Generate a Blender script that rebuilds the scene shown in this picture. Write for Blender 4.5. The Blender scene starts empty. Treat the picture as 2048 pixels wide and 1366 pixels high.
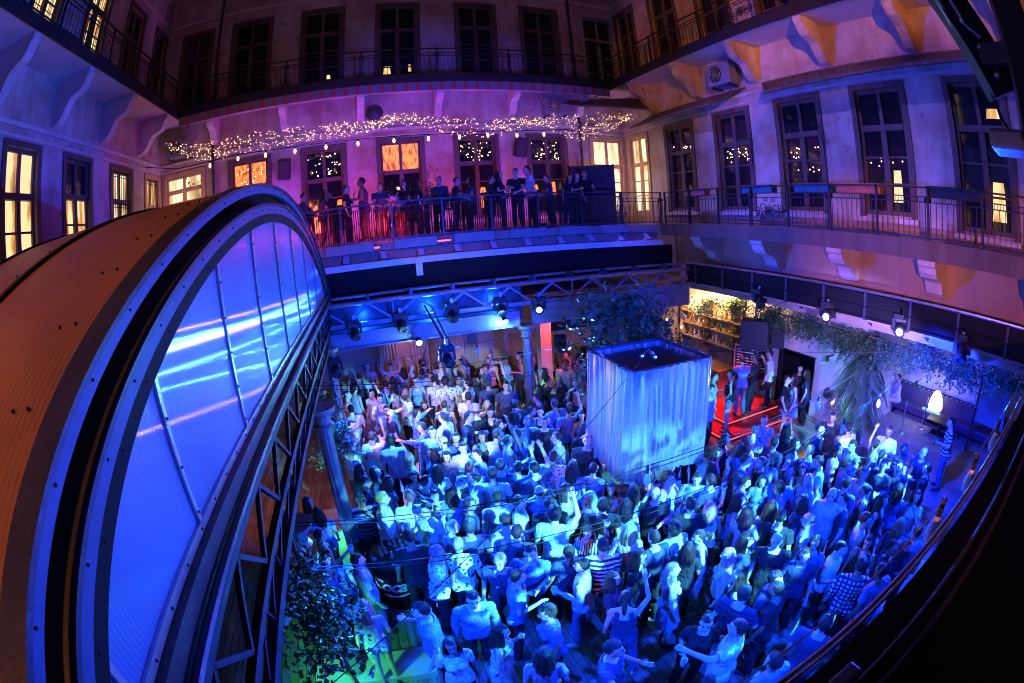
import bpy, bmesh, math, random
from mathutils import Vector, Matrix, noise
R = math.radians
random.seed(7)
scn = bpy.context.scene
COL = scn.collection
FZ = -5.8            # dance floor level, the camera's eye is the origin
# ------------------------------------------------------------------ camera
cd = bpy.data.cameras.new('camera')
cam = bpy.data.objects.new('camera', cd); COL.objects.link(cam)
cd.type = 'PANO'
try:
    cd.cycles.panorama_type = 'FISHEYE_EQUISOLID'; cd.cycles.fisheye_lens = 16.586; cd.cycles.fisheye_fov = math.pi
except Exception:
    cd.panorama_type = 'FISHEYE_EQUISOLID'; cd.fisheye_lens = 16.586; cd.fisheye_fov = math.pi
cd.sensor_width = 36.0; cd.sensor_height = 24.0; cd.sensor_fit = 'HORIZONTAL'
cd.clip_start = 0.02; cd.clip_end = 500
cam.matrix_world = (Matrix.Rotation(R(-17.2135), 4, 'Z') @ Matrix.Rotation(R(90 - 14.0706), 4, 'X') @ Matrix.Rotation(R(-3.7625), 4, 'Z'))
scn.camera = cam
CM = cam.matrix_world.to_3x3()
def ray(x, y):
    """direction of a photograph pixel (2048 x 1366) - used to read positions off the photograph"""
    u, v = x - 1024.0, 683.0 - y
    r = max(math.hypot(u, v), 1e-6); th = 2 * math.asin(min(1, r / 1887.1))
    return CM @ Vector((u / r * math.sin(th), v / r * math.sin(th), -math.cos(th)))
def on_z(x, y, z): d = ray(x, y); return d * (z / d.z)
def on_y(x, y, Y): d = ray(x, y); return d * (Y / d.y)
def on_x(x, y, X): d = ray(x, y); return d * (X / d.x)
# ------------------------------------------------------------------ mesh builder
class MB:
    def __init__(s): s.v = []; s.f = []; s.m = []; s.mi = 0
    def add(s, vs, fs):
        n = len(s.v); s.v += [tuple(v) for v in vs]
        s.f += [tuple(i + n for i in f) for f in fs]; s.m += [s.mi] * len(fs); return s
    def box(s, a, b):
        x0, y0, z0 = [min(p, q) for p, q in zip(a, b)]; x1, y1, z1 = [max(p, q) for p, q in zip(a, b)]
        return s.add([(x0,y0,z0),(x1,y0,z0),(x1,y1,z0),(x0,y1,z0),(x0,y0,z1),(x1,y0,z1),(x1,y1,z1),(x0,y1,z1)],
                     [(0,3,2,1),(4,5,6,7),(0,1,5,4),(1,2,6,5),(2,3,7,6),(3,0,4,7)])
    def bbox(s, a, b, c=0.01):
        """box with chamfered edges"""
        bm = bmesh.new(); bmesh.ops.create_cube(bm, size=1)
        for v in bm.verts: v.co = Vector([(a[i] + b[i]) / 2 + v.co[i] * abs(b[i] - a[i]) for i in range(3)])
        bmesh.ops.bevel(bm, geom=bm.edges[:], offset=c, segments=2, affect='EDGES', profile=.6)
        bm.verts.ensure_lookup_table(); bm.verts.index_update()
        s.add([v.co.copy() for v in bm.verts], [[v.index for v in f.verts] for f in bm.faces]); bm.free(); return s
    def quad(s, a, b, c, d): return s.add([a, b, c, d], [(0, 1, 2, 3)])
    def tube(s, pts, r, seg=8, cap=True):
        pts = [Vector(p) for p in pts]; n = len(pts); base = len(s.v)
        rs = r if isinstance(r, (list, tuple)) else [r] * n
        up = None; V = []
        for i, p in enumerate(pts):
            t = (pts[min(i + 1, n - 1)] - pts[max(i - 1, 0)])
            t = t.normalized() if t.length > 1e-9 else Vector((0, 0, 1))
            if up is None or abs(up.dot(t)) > .95:
                up = Vector((0, 0, 1)) if abs(t.z) < .9 else Vector((1, 0, 0))
            a = t.cross(up).normalized(); b = a.cross(t); up = b
            for k in range(seg):
                q = 2 * math.pi * k / seg
                V.append(p + (a * math.cos(q) + b * math.sin(q)) * rs[i])
        F = []
        for i in range(n - 1):
            for k in range(seg):
                F.append((i*seg+k, i*seg+(k+1) % seg, (i+1)*seg+(k+1) % seg, (i+1)*seg+k))
        if cap: F += [tuple(range(seg))[::-1], tuple((n-1)*seg + k for k in range(seg))]
        return s.add(V, F)
    def bar(s, a, b, w, h=None):
        """square bar from a to b"""
        h = h or w; a = Vector(a); b = Vector(b); t = (b - a).normalized()
        up = Vector((0, 0, 1)) if abs(t.z) < .95 else Vector((0, 1, 0))
        x = t.cross(up).normalized() * (w / 2); y = x.cross(t).normalized() * (h / 2)
        return s.add([a-x-y, a+x-y, a+x+y, a-x+y, b-x-y, b+x-y, b+x+y, b-x+y],
                     [(0,3,2,1),(4,5,6,7),(0,1,5,4),(1,2,6,5),(2,3,7,6),(3,0,4,7)])
    def lathe(s, prof, seg=16, c=(0,0,0), ax='z', M=None):
        V = []; F = []
        for r, z in prof:
            for k in range(seg):
                q = 2*math.pi*k/seg; V.append(Vector((r*math.cos(q), r*math.sin(q), z)))
        n = len(prof)
        for i in range(n-1):
            for k in range(seg):
                F.append((i*seg+k, i*seg+(k+1) % seg, (i+1)*seg+(k+1) % seg, (i+1)*seg+k))
        F += [tuple(range(seg))[::-1], tuple((n-1)*seg+k for k in range(seg))]
        if M is not None: V = [M @ v for v in V]
        else:
            c = Vector(c)
            if ax == 'x': V = [Vector((v.z, v.x, v.y)) for v in V]
            if ax == 'y': V = [Vector((v.y, v.z, v.x)) for v in V]
            V = [v + c for v in V]
        return s.add(V, F)
    def sphere(s, c, r, seg=12, rings=8, M=None):
        rx = r if isinstance(r, (tuple, list)) else (r, r, r); V = []; F = []
        for i in range(rings + 1):
            th = math.pi * i / rings
            for k in range(seg):
                q = 2*math.pi*k/seg
                v = Vector((rx[0]*math.sin(th)*math.cos(q), rx[1]*math.sin(th)*math.sin(q), rx[2]*math.cos(th)))
                V.append((M @ v if M is not None else v) + Vector(c))
        for i in range(rings):
            for k in range(seg):
                F.append((i*seg+k, (i+1)*seg+k, (i+1)*seg+(k+1) % seg, i*seg+(k+1) % seg))
        return s.add(V, F)
    def prism(s, poly, off):
        """extrude a polygon (list of 3-D points) by the vector off"""
        n = len(poly); off = Vector(off); P = [Vector(p) for p in poly]
        F = [tuple(range(n))[::-1], tuple(range(n, 2*n))] + [(i, (i+1) % n, n+(i+1) % n, n+i) for i in range(n)]
        return s.add(P + [p + off for p in P], F)
    def mesh(s, name, mats, smooth=False):
        me = bpy.data.meshes.new(name); me.from_pydata(s.v, [], s.f)
        for m in (mats if isinstance(mats, (list, tuple)) else [mats]): me.materials.append(m)
        me.polygons.foreach_set('material_index', s.m)
        if smooth: me.polygons.foreach_set('use_smooth', [True]*len(s.f))
        me.validate(); me.update(); return me
    def build(s, name, mats, parent=None, smooth=False, loc=None, rz=0):
        o = bpy.data.objects.new(name, s.mesh(name, mats, smooth)); COL.objects.link(o)
        if parent is not None: o.parent = parent
        if loc is not None: o.location = loc
        if rz: o.rotation_euler.z = rz
        return o
def tag(o, label=None, cat=None, group=None, kind=None):
    if label: o['label'] = label
    if cat: o['category'] = cat
    if group: o['group'] = group
    if kind: o['kind'] = kind
    return o
def thing(name, label, cat, loc=(0,0,0), rz=0, group=None):
    o = bpy.data.objects.new(name, None); COL.objects.link(o); o.empty_display_size = .1
    o.location = loc; o.rotation_euler = (0, 0, rz); return tag(o, label, cat, group)
def dup(o, loc=None, rz=None, label=None, group=None):
    def cp(a, par):
        c = a.copy(); COL.objects.link(c)
        if par is not None:
            c.parent = par; c.matrix_parent_inverse = a.matrix_parent_inverse
        for ch in a.children: cp(ch, c)
        return c
    r = cp(o, None)
    if loc is not None: r.location = loc
    if rz is not None: r.rotation_euler.z = rz
    if label: r['label'] = label
    if group: r['group'] = group
    return r
# ------------------------------------------------------------------ materials
def mat(name, col=(.5,.5,.5), rough=.6, metal=0., spec=.5):
    m = bpy.data.materials.new(name); m.use_nodes = True
    b = m.node_tree.nodes['Principled BSDF']
    b.inputs['Base Color'].default_value = (*col, 1); b.inputs['Roughness'].default_value = rough
    b.inputs['Metallic'].default_value = metal; b.inputs['Specular IOR Level'].default_value = spec
    return m
def N(m, t, **kw):
    n = m.node_tree.nodes.new(t)
    for k, v in kw.items():
        if k in n.inputs: n.inputs[k].default_value = v
        else: setattr(n, k, v)
    return n
def L(m, a, ao, b, bi): m.node_tree.links.new(a.outputs[ao], b.inputs[bi])
def bsdf(m): return m.node_tree.nodes['Principled BSDF']
def ramp(m, stops):
    r = N(m, 'ShaderNodeValToRGB'); e = r.color_ramp.elements
    while len(e) < len(stops): e.new(.5)
    for el, (p, c) in zip(e, stops): el.position = p; el.color = (*c, 1)
    return r
def noisy(name, c1, c2, scale=3, rough=.8, bump=.15, metal=0, detail=6, stretch=(1,1,1), spec=.4, bscale=None):
    """two tones mixed by world-space noise, with a bump"""
    m = mat(name, c1, rough, metal, spec)
    g = N(m, 'ShaderNodeNewGeometry'); mp = N(m, 'ShaderNodeMapping'); mp.inputs['Scale'].default_value = stretch
    L(m, g, 'Position', mp, 'Vector')
    n = N(m, 'ShaderNodeTexNoise', Scale=scale, Detail=detail, Roughness=.65); L(m, mp, 'Vector', n, 'Vector')
    r = ramp(m, [(.35, c1), (.68, c2)]); L(m, n, 'Fac', r, 'Fac'); L(m, r, 'Color', bsdf(m), 'Base Color')
    if bump:
        n2 = N(m, 'ShaderNodeTexNoise', Scale=bscale or scale*8, Detail=4); L(m, mp, 'Vector', n2, 'Vector')
        b = N(m, 'ShaderNodeBump', Strength=bump, Distance=.02); L(m, n2, 'Fac', b, 'Height'); L(m, b, 'Normal', bsdf(m), 'Normal')
    return m
def glow(name, col, strength):
    m = mat(name, (.02,.02,.02), .4); b = bsdf(m)
    b.inputs['Emission Color'].default_value = (*col, 1); b.inputs['Emission Strength'].default_value = strength
    return m
def interior(name, c1, c2, strength, scale=1.2):
    """lit room seen through a window: uneven warm light, curtains and shapes"""
    m = mat(name, (.05,.05,.05), .2); g = N(m, 'ShaderNodeNewGeometry')
    mp = N(m, 'ShaderNodeMapping'); mp.inputs['Scale'].default_value = (2.6, 2.6, .8); L(m, g, 'Position', mp, 'Vector')
    n = N(m, 'ShaderNodeTexNoise', Scale=scale, Detail=3); L(m, mp, 'Vector', n, 'Vector')
    r = ramp(m, [(.3, tuple(v*.35 for v in c2)), (.44, c2), (.5, c1)]); L(m, n, 'Fac', r, 'Fac'); L(m, r, 'Color', bsdf(m), 'Emission Color')
    bsdf(m).inputs['Emission Strength'].default_value = strength; return m
def objcol(name, rough=.8, kind=None, dark=.35):
    """cloth, skin or hair whose tone is the object's own colour"""
    m = mat(name, (.5,.5,.5), rough, 0, .3); oi = N(m, 'ShaderNodeObjectInfo'); tc = N(m, 'ShaderNodeTexCoord')
    n = N(m, 'ShaderNodeTexNoise', Scale=9, Detail=4); L(m, tc, 'Object', n, 'Vector')
    mx = N(m, 'ShaderNodeMix', data_type='RGBA', blend_type='MULTIPLY'); mx.inputs[0].default_value = 1
    r = ramp(m, [(.3, (.82,.82,.82)), (.7, (1,1,1))]); L(m, n, 'Fac', r, 'Fac')
    m.node_tree.links.new(oi.outputs['Color'], mx.inputs[6]); m.node_tree.links.new(r.outputs['Color'], mx.inputs[7])
    last = mx.outputs[2]
    def over(fac_socket, c2):
        k = N(m, 'ShaderNodeMix', data_type='RGBA'); m.node_tree.links.new(fac_socket, k.inputs[0])
        m.node_tree.links.new(last, k.inputs[6]); k.inputs[7].default_value = (*c2, 1); return k.outputs[2]
    if kind in ('stripe_h', 'stripe_v', 'plaid'):
        def st(axis, sc, lo):
            sp = N(m, 'ShaderNodeSeparateXYZ'); L(m, tc, 'Object', sp, 'Vector')
            a = N(m, 'ShaderNodeMath', operation='MULTIPLY'); L(m, sp, axis, a, 0); a.inputs[1].default_value = sc
            f = N(m, 'ShaderNodeMath', operation='FRACT'); L(m, a, 0, f, 0)
            c = N(m, 'ShaderNodeMath', operation='GREATER_THAN'); L(m, f, 0, c, 0); c.inputs[1].default_value = lo; return c.outputs[0]
        if kind == 'stripe_h': last = over(st('Z', 13, .5), (.02,.025,.06))
        elif kind == 'stripe_v': last = over(st('X', 24, .6), (.03,.035,.08))
        else:
            last = over(st('X', 15, .55), (.04,.045,.14)); last = over(st('Z', 15, .55), (.03,.03,.09))
    if kind == 'print':
        v = N(m, 'ShaderNodeTexVoronoi', Scale=13); L(m, tc, 'Object', v, 'Vector')
        n2 = N(m, 'ShaderNodeTexNoise', Scale=18, Detail=3); L(m, tc, 'Object', n2, 'Vector')
        a = N(m, 'ShaderNodeMath', operation='MULTIPLY'); L(m, v, 'Distance', a, 0); L(m, n2, 'Fac', a, 1)
        c = N(m, 'ShaderNodeMath', operation='LESS_THAN'); L(m, a, 0, c, 0); c.inputs[1].default_value = .14
        last = over(c.outputs[0], (.03,.05,.12))
    m.node_tree.links.new(last, bsdf(m).inputs['Base Color'])
    if name == 'hair':
        n3 = N(m, 'ShaderNodeTexNoise', Scale=1, Detail=3); mp = N(m, 'ShaderNodeMapping'); mp.inputs['Scale'].default_value = (90, 90, 9); L(m, tc, 'Object', mp, 'Vector'); L(m, mp, 'Vector', n3, 'Vector')
        b = N(m, 'ShaderNodeBump', Strength=.8, Distance=.02); L(m, n3, 'Fac', b, 'Height'); L(m, b, 'Normal', bsdf(m), 'Normal')
    if rough > .55:
        n3 = N(m, 'ShaderNodeTexNoise', Scale=14, Detail=3, Distortion=1.2); mp = N(m, 'ShaderNodeMapping')
        mp.inputs['Scale'].default_value = (1, 1, .45); L(m, tc, 'Object', mp, 'Vector'); L(m, mp, 'Vector', n3, 'Vector')
        b = N(m, 'ShaderNodeBump', Strength=1.0, Distance=.04); L(m, n3, 'Fac', b, 'Height'); L(m, b, 'Normal', bsdf(m), 'Normal')
    return m
def streaky(*k, **kw):
    """plaster with rain streaks and flaked patches"""
    m = noisy(*k, **kw); b = bsdf(m); src = b.inputs['Base Color'].links[0].from_socket; g = N(m, 'ShaderNodeNewGeometry')
    mp = N(m, 'ShaderNodeMapping'); mp.inputs['Scale'].default_value = (1.1,1.1,.2); L(m, g, 'Position', mp, 'Vector'); n = N(m, 'ShaderNodeTexNoise', Scale=1.6, Detail=7, Roughness=.7); L(m, mp, 'Vector', n, 'Vector')
    r = ramp(m, [(.36, (.74,.72,.7)), (.6, (1,1,1))]); L(m, n, 'Fac', r, 'Fac')
    n2 = N(m, 'ShaderNodeTexNoise', Scale=1.1, Detail=9, Roughness=.75); L(m, g, 'Position', n2, 'Vector'); r2 = ramp(m, [(.6, (1,1,1)), (.63, (.62,.5,.42))]); L(m, n2, 'Fac', r2, 'Fac')
    for x in (r, r2):
        k2 = N(m, 'ShaderNodeMix', data_type='RGBA', blend_type='MULTIPLY'); k2.inputs[0].default_value = 1; m.node_tree.links.new(src, k2.inputs[6]); m.node_tree.links.new(x.outputs['Color'], k2.inputs[7]); src = k2.outputs[2]
    m.node_tree.links.new(src, b.inputs['Base Color']); return m
M = {}
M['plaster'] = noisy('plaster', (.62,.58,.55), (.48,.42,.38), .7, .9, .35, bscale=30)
M['plaster_old'] = streaky('old_plaster', (.6,.56,.5), (.36,.25,.17), .8, .9, .35, bscale=25)
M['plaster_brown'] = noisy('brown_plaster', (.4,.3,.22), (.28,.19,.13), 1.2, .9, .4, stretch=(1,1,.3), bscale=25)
M['stone'] = noisy('limewashed_stone', (.62,.6,.6), (.45,.42,.42), 2.5, .85, .3)
M['deck'] = noisy('concrete_deck', (.3,.28,.27), (.2,.18,.17), 2, .9, .3)
M['frame_wood'] = noisy('weathered_brown_wood', (.14,.1,.08), (.08,.055,.04), 4, .6, .25, stretch=(1,1,.15))
M['frame_pale'] = noisy('pale_painted_wood', (.42,.4,.38), (.32,.3,.28), 4, .55, .15)
M['frame_light'] = noisy('tan_painted_wood', (.5,.33,.2), (.38,.24,.14), 4, .5, .15)
M['iron'] = noisy('black_wrought_iron', (.03,.03,.035), (.05,.045,.045), 12, .5, .2, .6)
M['steel'] = noisy('painted_blue_grey_steel', (.3,.32,.36), (.2,.21,.25), 5, .38, .12, .5)
M['truss_steel'] = noisy('scuffed_dark_blue_steel', (.05,.06,.09), (.03,.033,.05), 6, .4, .12, .5)
M['dark_steel'] = noisy('dark_painted_steel', (.05,.05,.06), (.09,.09,.1), 5, .42, .15, .5)
M['rust'] = noisy('rusty_steel', (.3,.16,.07), (.14,.08,.05), 8, .6, .25, .3)
M['alu'] = noisy('scuffed_aluminium', (.62,.63,.65), (.45,.46,.48), 9, .32, .12, .9)
M['glass_dark'] = mat('dark_window_glass', (.012,.014,.02), .06, 0, .8)
M['black'] = noisy('matt_black', (.015,.015,.018), (.03,.03,.03), 8, .55, .15)
M['grille'] = noisy('black_grille', (.02,.02,.022), (.045,.045,.05), 60, .5, .4)
M['rubber'] = mat('black_rubber', (.006,.006,.007), .75, 0, .2)
M['white_paint'] = noisy('white_painted_board', (.75,.75,.76), (.6,.6,.6), 3, .6, .15)
M['lit_warm'] = interior('warm_lit_room', (1,.72,.34), (.75,.34,.08), 1.35)
M['lit_cream'] = interior('cream_lit_room', (1,.84,.55), (.8,.5,.22), 1.35, .8)
M['lit_orange'] = interior('orange_lit_transom', (1,.3,.05), (.7,.1,.02), 1.5, 5)
M['bulb'] = glow('warm_bulb', (1,.52,.25), 12)
M['big_bulb'] = glow('filament_bulb', (1,.6,.3), 5)
M['clear_bulb'] = mat('clear_glass_bulb', (.8,.85,.9), .05, 0, .8)
M['lens_cyan'] = glow('lit_cyan_lens', (.4,.82,1), 14)
M['lens_violet'] = glow('lit_violet_lens', (.62,.4,1), 14)
M['lens_warm'] = glow('lit_amber_lens', (1,.5,.18), 7)
M['lens_off'] = mat('unlit_glass_lens', (.05,.06,.08), .08, 0, .9)
M['green_led'] = glow('green_led', (.1,1,.55), 8)
M['red_led'] = glow('red_led_strip', (1,.06,.04), 5)
M['cyan_led'] = glow('cyan_lit_panel', (.3,.85,.95), 1.1)
M['lamp_shade'] = glow('glowing_white_lamp', (1,.93,.8), 2.2)
M['skin'] = objcol('skin', .5); M['cloth'] = objcol('cloth', .85); M['hair'] = objcol('hair', .42)
for k in ('stripe_h', 'stripe_v', 'plaid', 'print'): M[k] = objcol('cloth_' + k, .85, k)
M['eye'] = mat('dark_eye', (.02,.015,.015), .2); M['lip'] = mat('lips', (.35,.12,.1), .5)
M['leaf'] = noisy('glossy_leaf', (.05,.11,.045), (.1,.17,.07), 6, .4, 0)
M['leaf_pale'] = noisy('pale_leaf', (.2,.28,.2), (.1,.17,.1), 6, .45, 0)
M['stem'] = noisy('brown_stem', (.12,.08,.05), (.2,.14,.09), 10, .8, .3)
M['wood'] = noisy('varnished_wood', (.3,.17,.08), (.18,.1,.045), 3, .45, .2, stretch=(1,.15,1))
M['plywood'] = noisy('plywood', (.5,.36,.2), (.4,.27,.14), 3, .6, .15, stretch=(1,.2,1))
M['terracotta'] = noisy('terracotta', (.45,.16,.1), (.32,.1,.07), 5, .8, .2)
M['teal_box'] = noisy('teal_plastic', (.03,.16,.22), (.02,.1,.15), 5, .6, .1)
M['grey_box'] = noisy('grey_plastic', (.24,.25,.28), (.18,.19,.22), 5, .6, .1)
M['bottle_a'] = mat('amber_glass', (.28,.09,.02), .1, 0, .8); M['bottle_b'] = mat('green_glass', (.04,.14,.05), .1, 0, .8)
M['bottle_c'] = mat('clear_glass', (.6,.6,.55), .08, 0, .8)
M['red_cloth'] = noisy('worn_red_carpet', (.42,.05,.04), (.2,.03,.03), 3, .85, .3)
M['vinyl'] = noisy('dark_vinyl', (.05,.03,.08), (.08,.05,.12), 5, .4, .15)
# wooden dance floor: planks with scuffs
m = M['floor'] = mat('worn_wooden_floor', (.3,.25,.2), .38)
g = N(m, 'ShaderNodeNewGeometry'); mp = N(m, 'ShaderNodeMapping'); L(m, g, 'Position', mp, 'Vector'); mp.inputs['Rotation'].default_value = (0, 0, R(90))
br = N(m, 'ShaderNodeTexBrick', Scale=1.0); br.inputs['Color1'].default_value = (.42,.36,.3,1); br.inputs['Color2'].default_value = (.26,.22,.18,1)
br.inputs['Mortar'].default_value = (.03,.03,.03,1); br.inputs['Mortar Size'].default_value = .006; br.inputs['Brick Width'].default_value = 1.9; br.inputs['Row Height'].default_value = .14
L(m, mp, 'Vector', br, 'Vector'); nz = N(m, 'ShaderNodeTexNoise', Scale=3, Detail=8); mp2 = N(m, 'ShaderNodeMapping'); mp2.inputs['Scale'].default_value = (.6, 4, 1); L(m, mp, 'Vector', mp2, 'Vector'); L(m, mp2, 'Vector', nz, 'Vector')
mx = N(m, 'ShaderNodeMix', data_type='RGBA', blend_type='MULTIPLY'); mx.inputs[0].default_value = .8
m.node_tree.links.new(br.outputs['Color'], mx.inputs[6]); rr = ramp(m, [(.3, (.4,.4,.4)), (.7, (1.2,1.2,1.2))]); L(m, nz, 'Fac', rr, 'Fac')
m.node_tree.links.new(rr.outputs['Color'], mx.inputs[7]); m.node_tree.links.new(mx.outputs[2], bsdf(m).inputs['Base Color'])
b = N(m, 'ShaderNodeBump', Strength=.3, Distance=.01); L(m, br, 'Fac', b, 'Height'); b.invert = True; L(m, b, 'Normal', bsdf(m), 'Normal')
# silver curtain
m = M['silver'] = mat('crinkled_silver_foil_cloth', (.85,.9,.9), .26, .88)
tc = N(m, 'ShaderNodeTexCoord'); mp = N(m, 'ShaderNodeMapping'); mp.inputs['Scale'].default_value = (9, 9, 1.2); L(m, tc, 'Object', mp, 'Vector')
nz = N(m, 'ShaderNodeTexNoise', Scale=3, Detail=6, Distortion=.8); L(m, mp, 'Vector', nz, 'Vector'); b = N(m, 'ShaderNodeBump', Strength=.2, Distance=.03); L(m, nz, 'Fac', b, 'Height'); L(m, b, 'Normal', bsdf(m), 'Normal')
# twin wall polycarbonate: fine flutes, light smeared across them
def polycarb(name, col, axis, rough, aniso, sc=34):
    m = mat(name, col, rough, 0, .8); g = N(m, 'ShaderNodeNewGeometry')
    sp = N(m, 'ShaderNodeSeparateXYZ'); L(m, g, 'Position', sp, 'Vector')
    a = N(m, 'ShaderNodeMath', operation='MULTIPLY'); L(m, sp, axis, a, 0); a.inputs[1].default_value = sc*2*math.pi
    s_ = N(m, 'ShaderNodeMath', operation='SINE'); L(m, a, 0, s_, 0)
    nz = N(m, 'ShaderNodeTexNoise', Scale=1.3, Detail=5); L(m, g, 'Position', nz, 'Vector')
    r = ramp(m, [(.3, tuple(c*.6 for c in col)), (.7, col)]); L(m, nz, 'Fac', r, 'Fac'); L(m, r, 'Color', bsdf(m), 'Base Color')
    b = N(m, 'ShaderNodeBump', Strength=.35 if axis == 'Y' else .16, Distance=.004); L(m, s_, 0, b, 'Height'); L(m, b, 'Normal', bsdf(m), 'Normal')
    bs = bsdf(m); bs.inputs['Anisotropic'].default_value = aniso
    bs.inputs['Coat Weight'].default_value = .0
    return m
M['gable'] = m = polycarb('translucent_gable_panel', (.1,.23,.46), 'Y', .35, 0)
gl = N(m, 'ShaderNodeBsdfAnisotropic', Roughness=.17, Anisotropy=.93); gl.inputs['Color'].default_value = (.9,.93,1,1); tv = N(m, 'ShaderNodeCombineXYZ', Z=1.0); L(m, tv, 0, gl, 'Tangent')
ms = N(m, 'ShaderNodeMixShader'); ms.inputs[0].default_value = .16; out = m.node_tree.nodes['Material Output']; L(m, bsdf(m), 0, ms, 1); L(m, gl, 0, ms, 2); L(m, ms, 0, out, 'Surface')
M['rib'] = noisy('matt_navy_paint', (.05,.085,.2), (.035,.06,.15), 5, .5, .15, .1)
M['shell'] = polycarb('dusty_polycarbonate_roof', (.2,.115,.055), 'X', .45, 0, 26); bsdf(M['shell']).inputs['Specular IOR Level'].default_value = .25
# brick-striped balcony edge
m = M['striped'] = mat('brick_striped_fascia', (.4,.3,.3), .85); g = N(m, 'ShaderNodeNewGeometry'); sp = N(m, 'ShaderNodeSeparateXYZ'); L(m, g, 'Position', sp, 'Vector')
a = N(m, 'ShaderNodeMath', operation='MULTIPLY'); L(m, sp, 'X', a, 0); a.inputs[1].default_value = 2.6; f = N(m, 'ShaderNodeMath', operation='FRACT'); L(m, a, 0, f, 0)
r = ramp(m, [(.28, (.5,.1,.08)), (.36, (.26,.22,.24))]); L(m, f, 0, r, 'Fac'); L(m, r, 'Color', bsdf(m), 'Base Color')
# ------------------------------------------------------------------ the courtyard building: three wings
XL, XR, YF = -7.28, 10.0, 15.8
DECK = -.12
WINGS = {'far': lambda u, d, z: (u, YF - d, z), 'right': lambda u, d, z: (XR - d, u, z), 'left': lambda u, d, z: (XL + d, u, z)}
def wall_sheet(P, u0, u1, z0, z1, holes, mats, root, name='wall', depth=.24):
    us = sorted({u0, u1, *[h[0] for h in holes], *[h[1] for h in holes]}); zs = sorted({z0, z1, *[h[2] for h in holes], *[h[3] for h in holes]})
    mb = MB()
    for a, b in zip(us, us[1:]):
        for c, e in zip(zs, zs[1:]):
            mu, mz = (a+b)/2, (c+e)/2
            if any(h[0] < mu < h[1] and h[2] < mz < h[3] for h in holes): continue
            mb.quad(P(a,0,c), P(b,0,c), P(b,0,e), P(a,0,e))
    for a, b, c, e in holes:
        for q in (((a,0,c),(a,-depth,c),(a,-depth,e),(a,0,e)), ((b,0,c),(b,0,e),(b,-depth,e),(b,-depth,c)), ((a,0,e),(a,-depth,e),(b,-depth,e),(b,0,e)), ((a,0,c),(b,0,c),(b,-depth,c),(a,-depth,c))):
            mb.quad(*[P(*p) for p in q])
    return mb.build(name, mats, root)
def bx(mb, P, a, b):
    mb.box(P(*a), P(*b))
def window(P, u, w, z0, z1, root, frame='frame_wood', glass='glass_dark', bars=None, top=None, casing=True, label=None, door=False):
    """tall casement: outer casing, two leaves under a transom, glass behind"""
    a, b = u - w/2, u + w/2; f = MB(); zt = z0 + (z1 - z0)*.68
    if casing:
        for q in ((a-.13, a+.02), (b-.02, b+.13)): bx(f, P, (q[0], -.02, z0-.05), (q[1], .05, z1+.12))
        bx(f, P, (a+.021, -.02, z1-.02), (b-.021, .053, z1+.12))
    d0, d1 = -.16, -.08
    bx(f, P, (a, d0, z0), (a+.09, d1, z1)); bx(f, P, (b-.09, d0, z0), (b, d1, z1))
    bx(f, P, (a+.09, d0, z1-.09), (b-.09, d1-.002, z1)); bx(f, P, (a+.09, d0, z0), (b-.09, d1-.002, z0+(.5 if door else .1)))
    bx(f, P, (a+.09, d0, zt-.07), (b-.09, d1+.04, zt+.07)); bx(f, P, (u-.075, d0, z0+.1), (u+.075, d1+.02, zt-.071)); bx(f, P, (u-.05, d0, zt+.071), (u+.05, d1+.01, z1-.09))
    n = 3; zz = z0 + (.5 if door else .1)
    for k in range(1, n):
        z = zz + (zt-.07-zz)*k/n
        bx(f, P, (a+.09, d0+.02, z-.022), (u-.075, d1-.015, z+.022)); bx(f, P, (u+.075, d0+.02, z-.022), (b-.09, d1-.015, z+.022))
    wo = f.build('window', M[frame], root)
    if label: wo['label'] = label
    p = MB(); p.quad(*[P(*q) for q in ((a+.02,-.135,z0+.02), (b-.02,-.135,z0+.02), (b-.02,-.135,zt), (a+.02,-.135,zt))]); p.build('pane', M[glass], wo)
    p = MB(); p.quad(*[P(*q) for q in ((a+.02,-.135,zt), (b-.02,-.135,zt), (b-.02,-.135,z1-.02), (a+.02,-.135,z1-.02))]); p.build('transom_pane', M[top or glass], wo)
    if bars:
        g = MB(); k = 9
        for i in range(k+1):
            x = a + .05 + (w-.1)*i/k; g.tube([P(x,-.04,z0+.03), P(x,-.04,z1-.03)], .011, 5)
        for z in (z0+.3, z0+(z1-z0)*.36, z0+(z1-z0)*.62, z0+(z1-z0)*.66, z1-.2): g.tube([P(a,-.03,z), P(b,-.03,z)], .013, 5)
        for i in range(0, k, 2):
            x = a + .05 + (w-.1)*(i+.5)/k; zc = z0+(z1-z0)*.64
            g.tube([P(x + .05*math.cos(q), -.04, zc + .06*math.sin(q)) for q in [t*math.pi/4 for t in range(9)]], .009, 4)
        g.build('window_bars', M['iron'], wo)
    return wo
def sill(P, u, w, z, wo):
    s = MB(); bx(s, P, (u-w/2-.18, .051, z-.16), (u+w/2+.18, .13, z-.06)); s.build('sill', M['stone'], wo)
def corbel(P, u, z, root, depth=1.0, hgt=1.05, w=.26, m='stone'):
    prof = [(0,0), (depth,0), (depth,-.16), (depth*.93,-.22), (depth*.9,-.34), (depth*.8,-.46), (depth*.62,-.52), (depth*.5,-.58), (depth*.42,-.7), (depth*.34,-.86), (depth*.2,-.98), (.06,-1.02), (0,-1.02)]
    prof = [(d, q*hgt/1.02) for d, q in prof]
    c = MB().prism([P(u-w/2, .001+d, z+q) for d, q in prof], Vector(P(u+w/2,0,0)) - Vector(P(u-w/2,0,0)))
    c.build('corbel', M[m], root)
UP0, UP1 = 5.24, 8.65       # upper windows
LO1 = 3.22                  # lintel of the lower row
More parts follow.
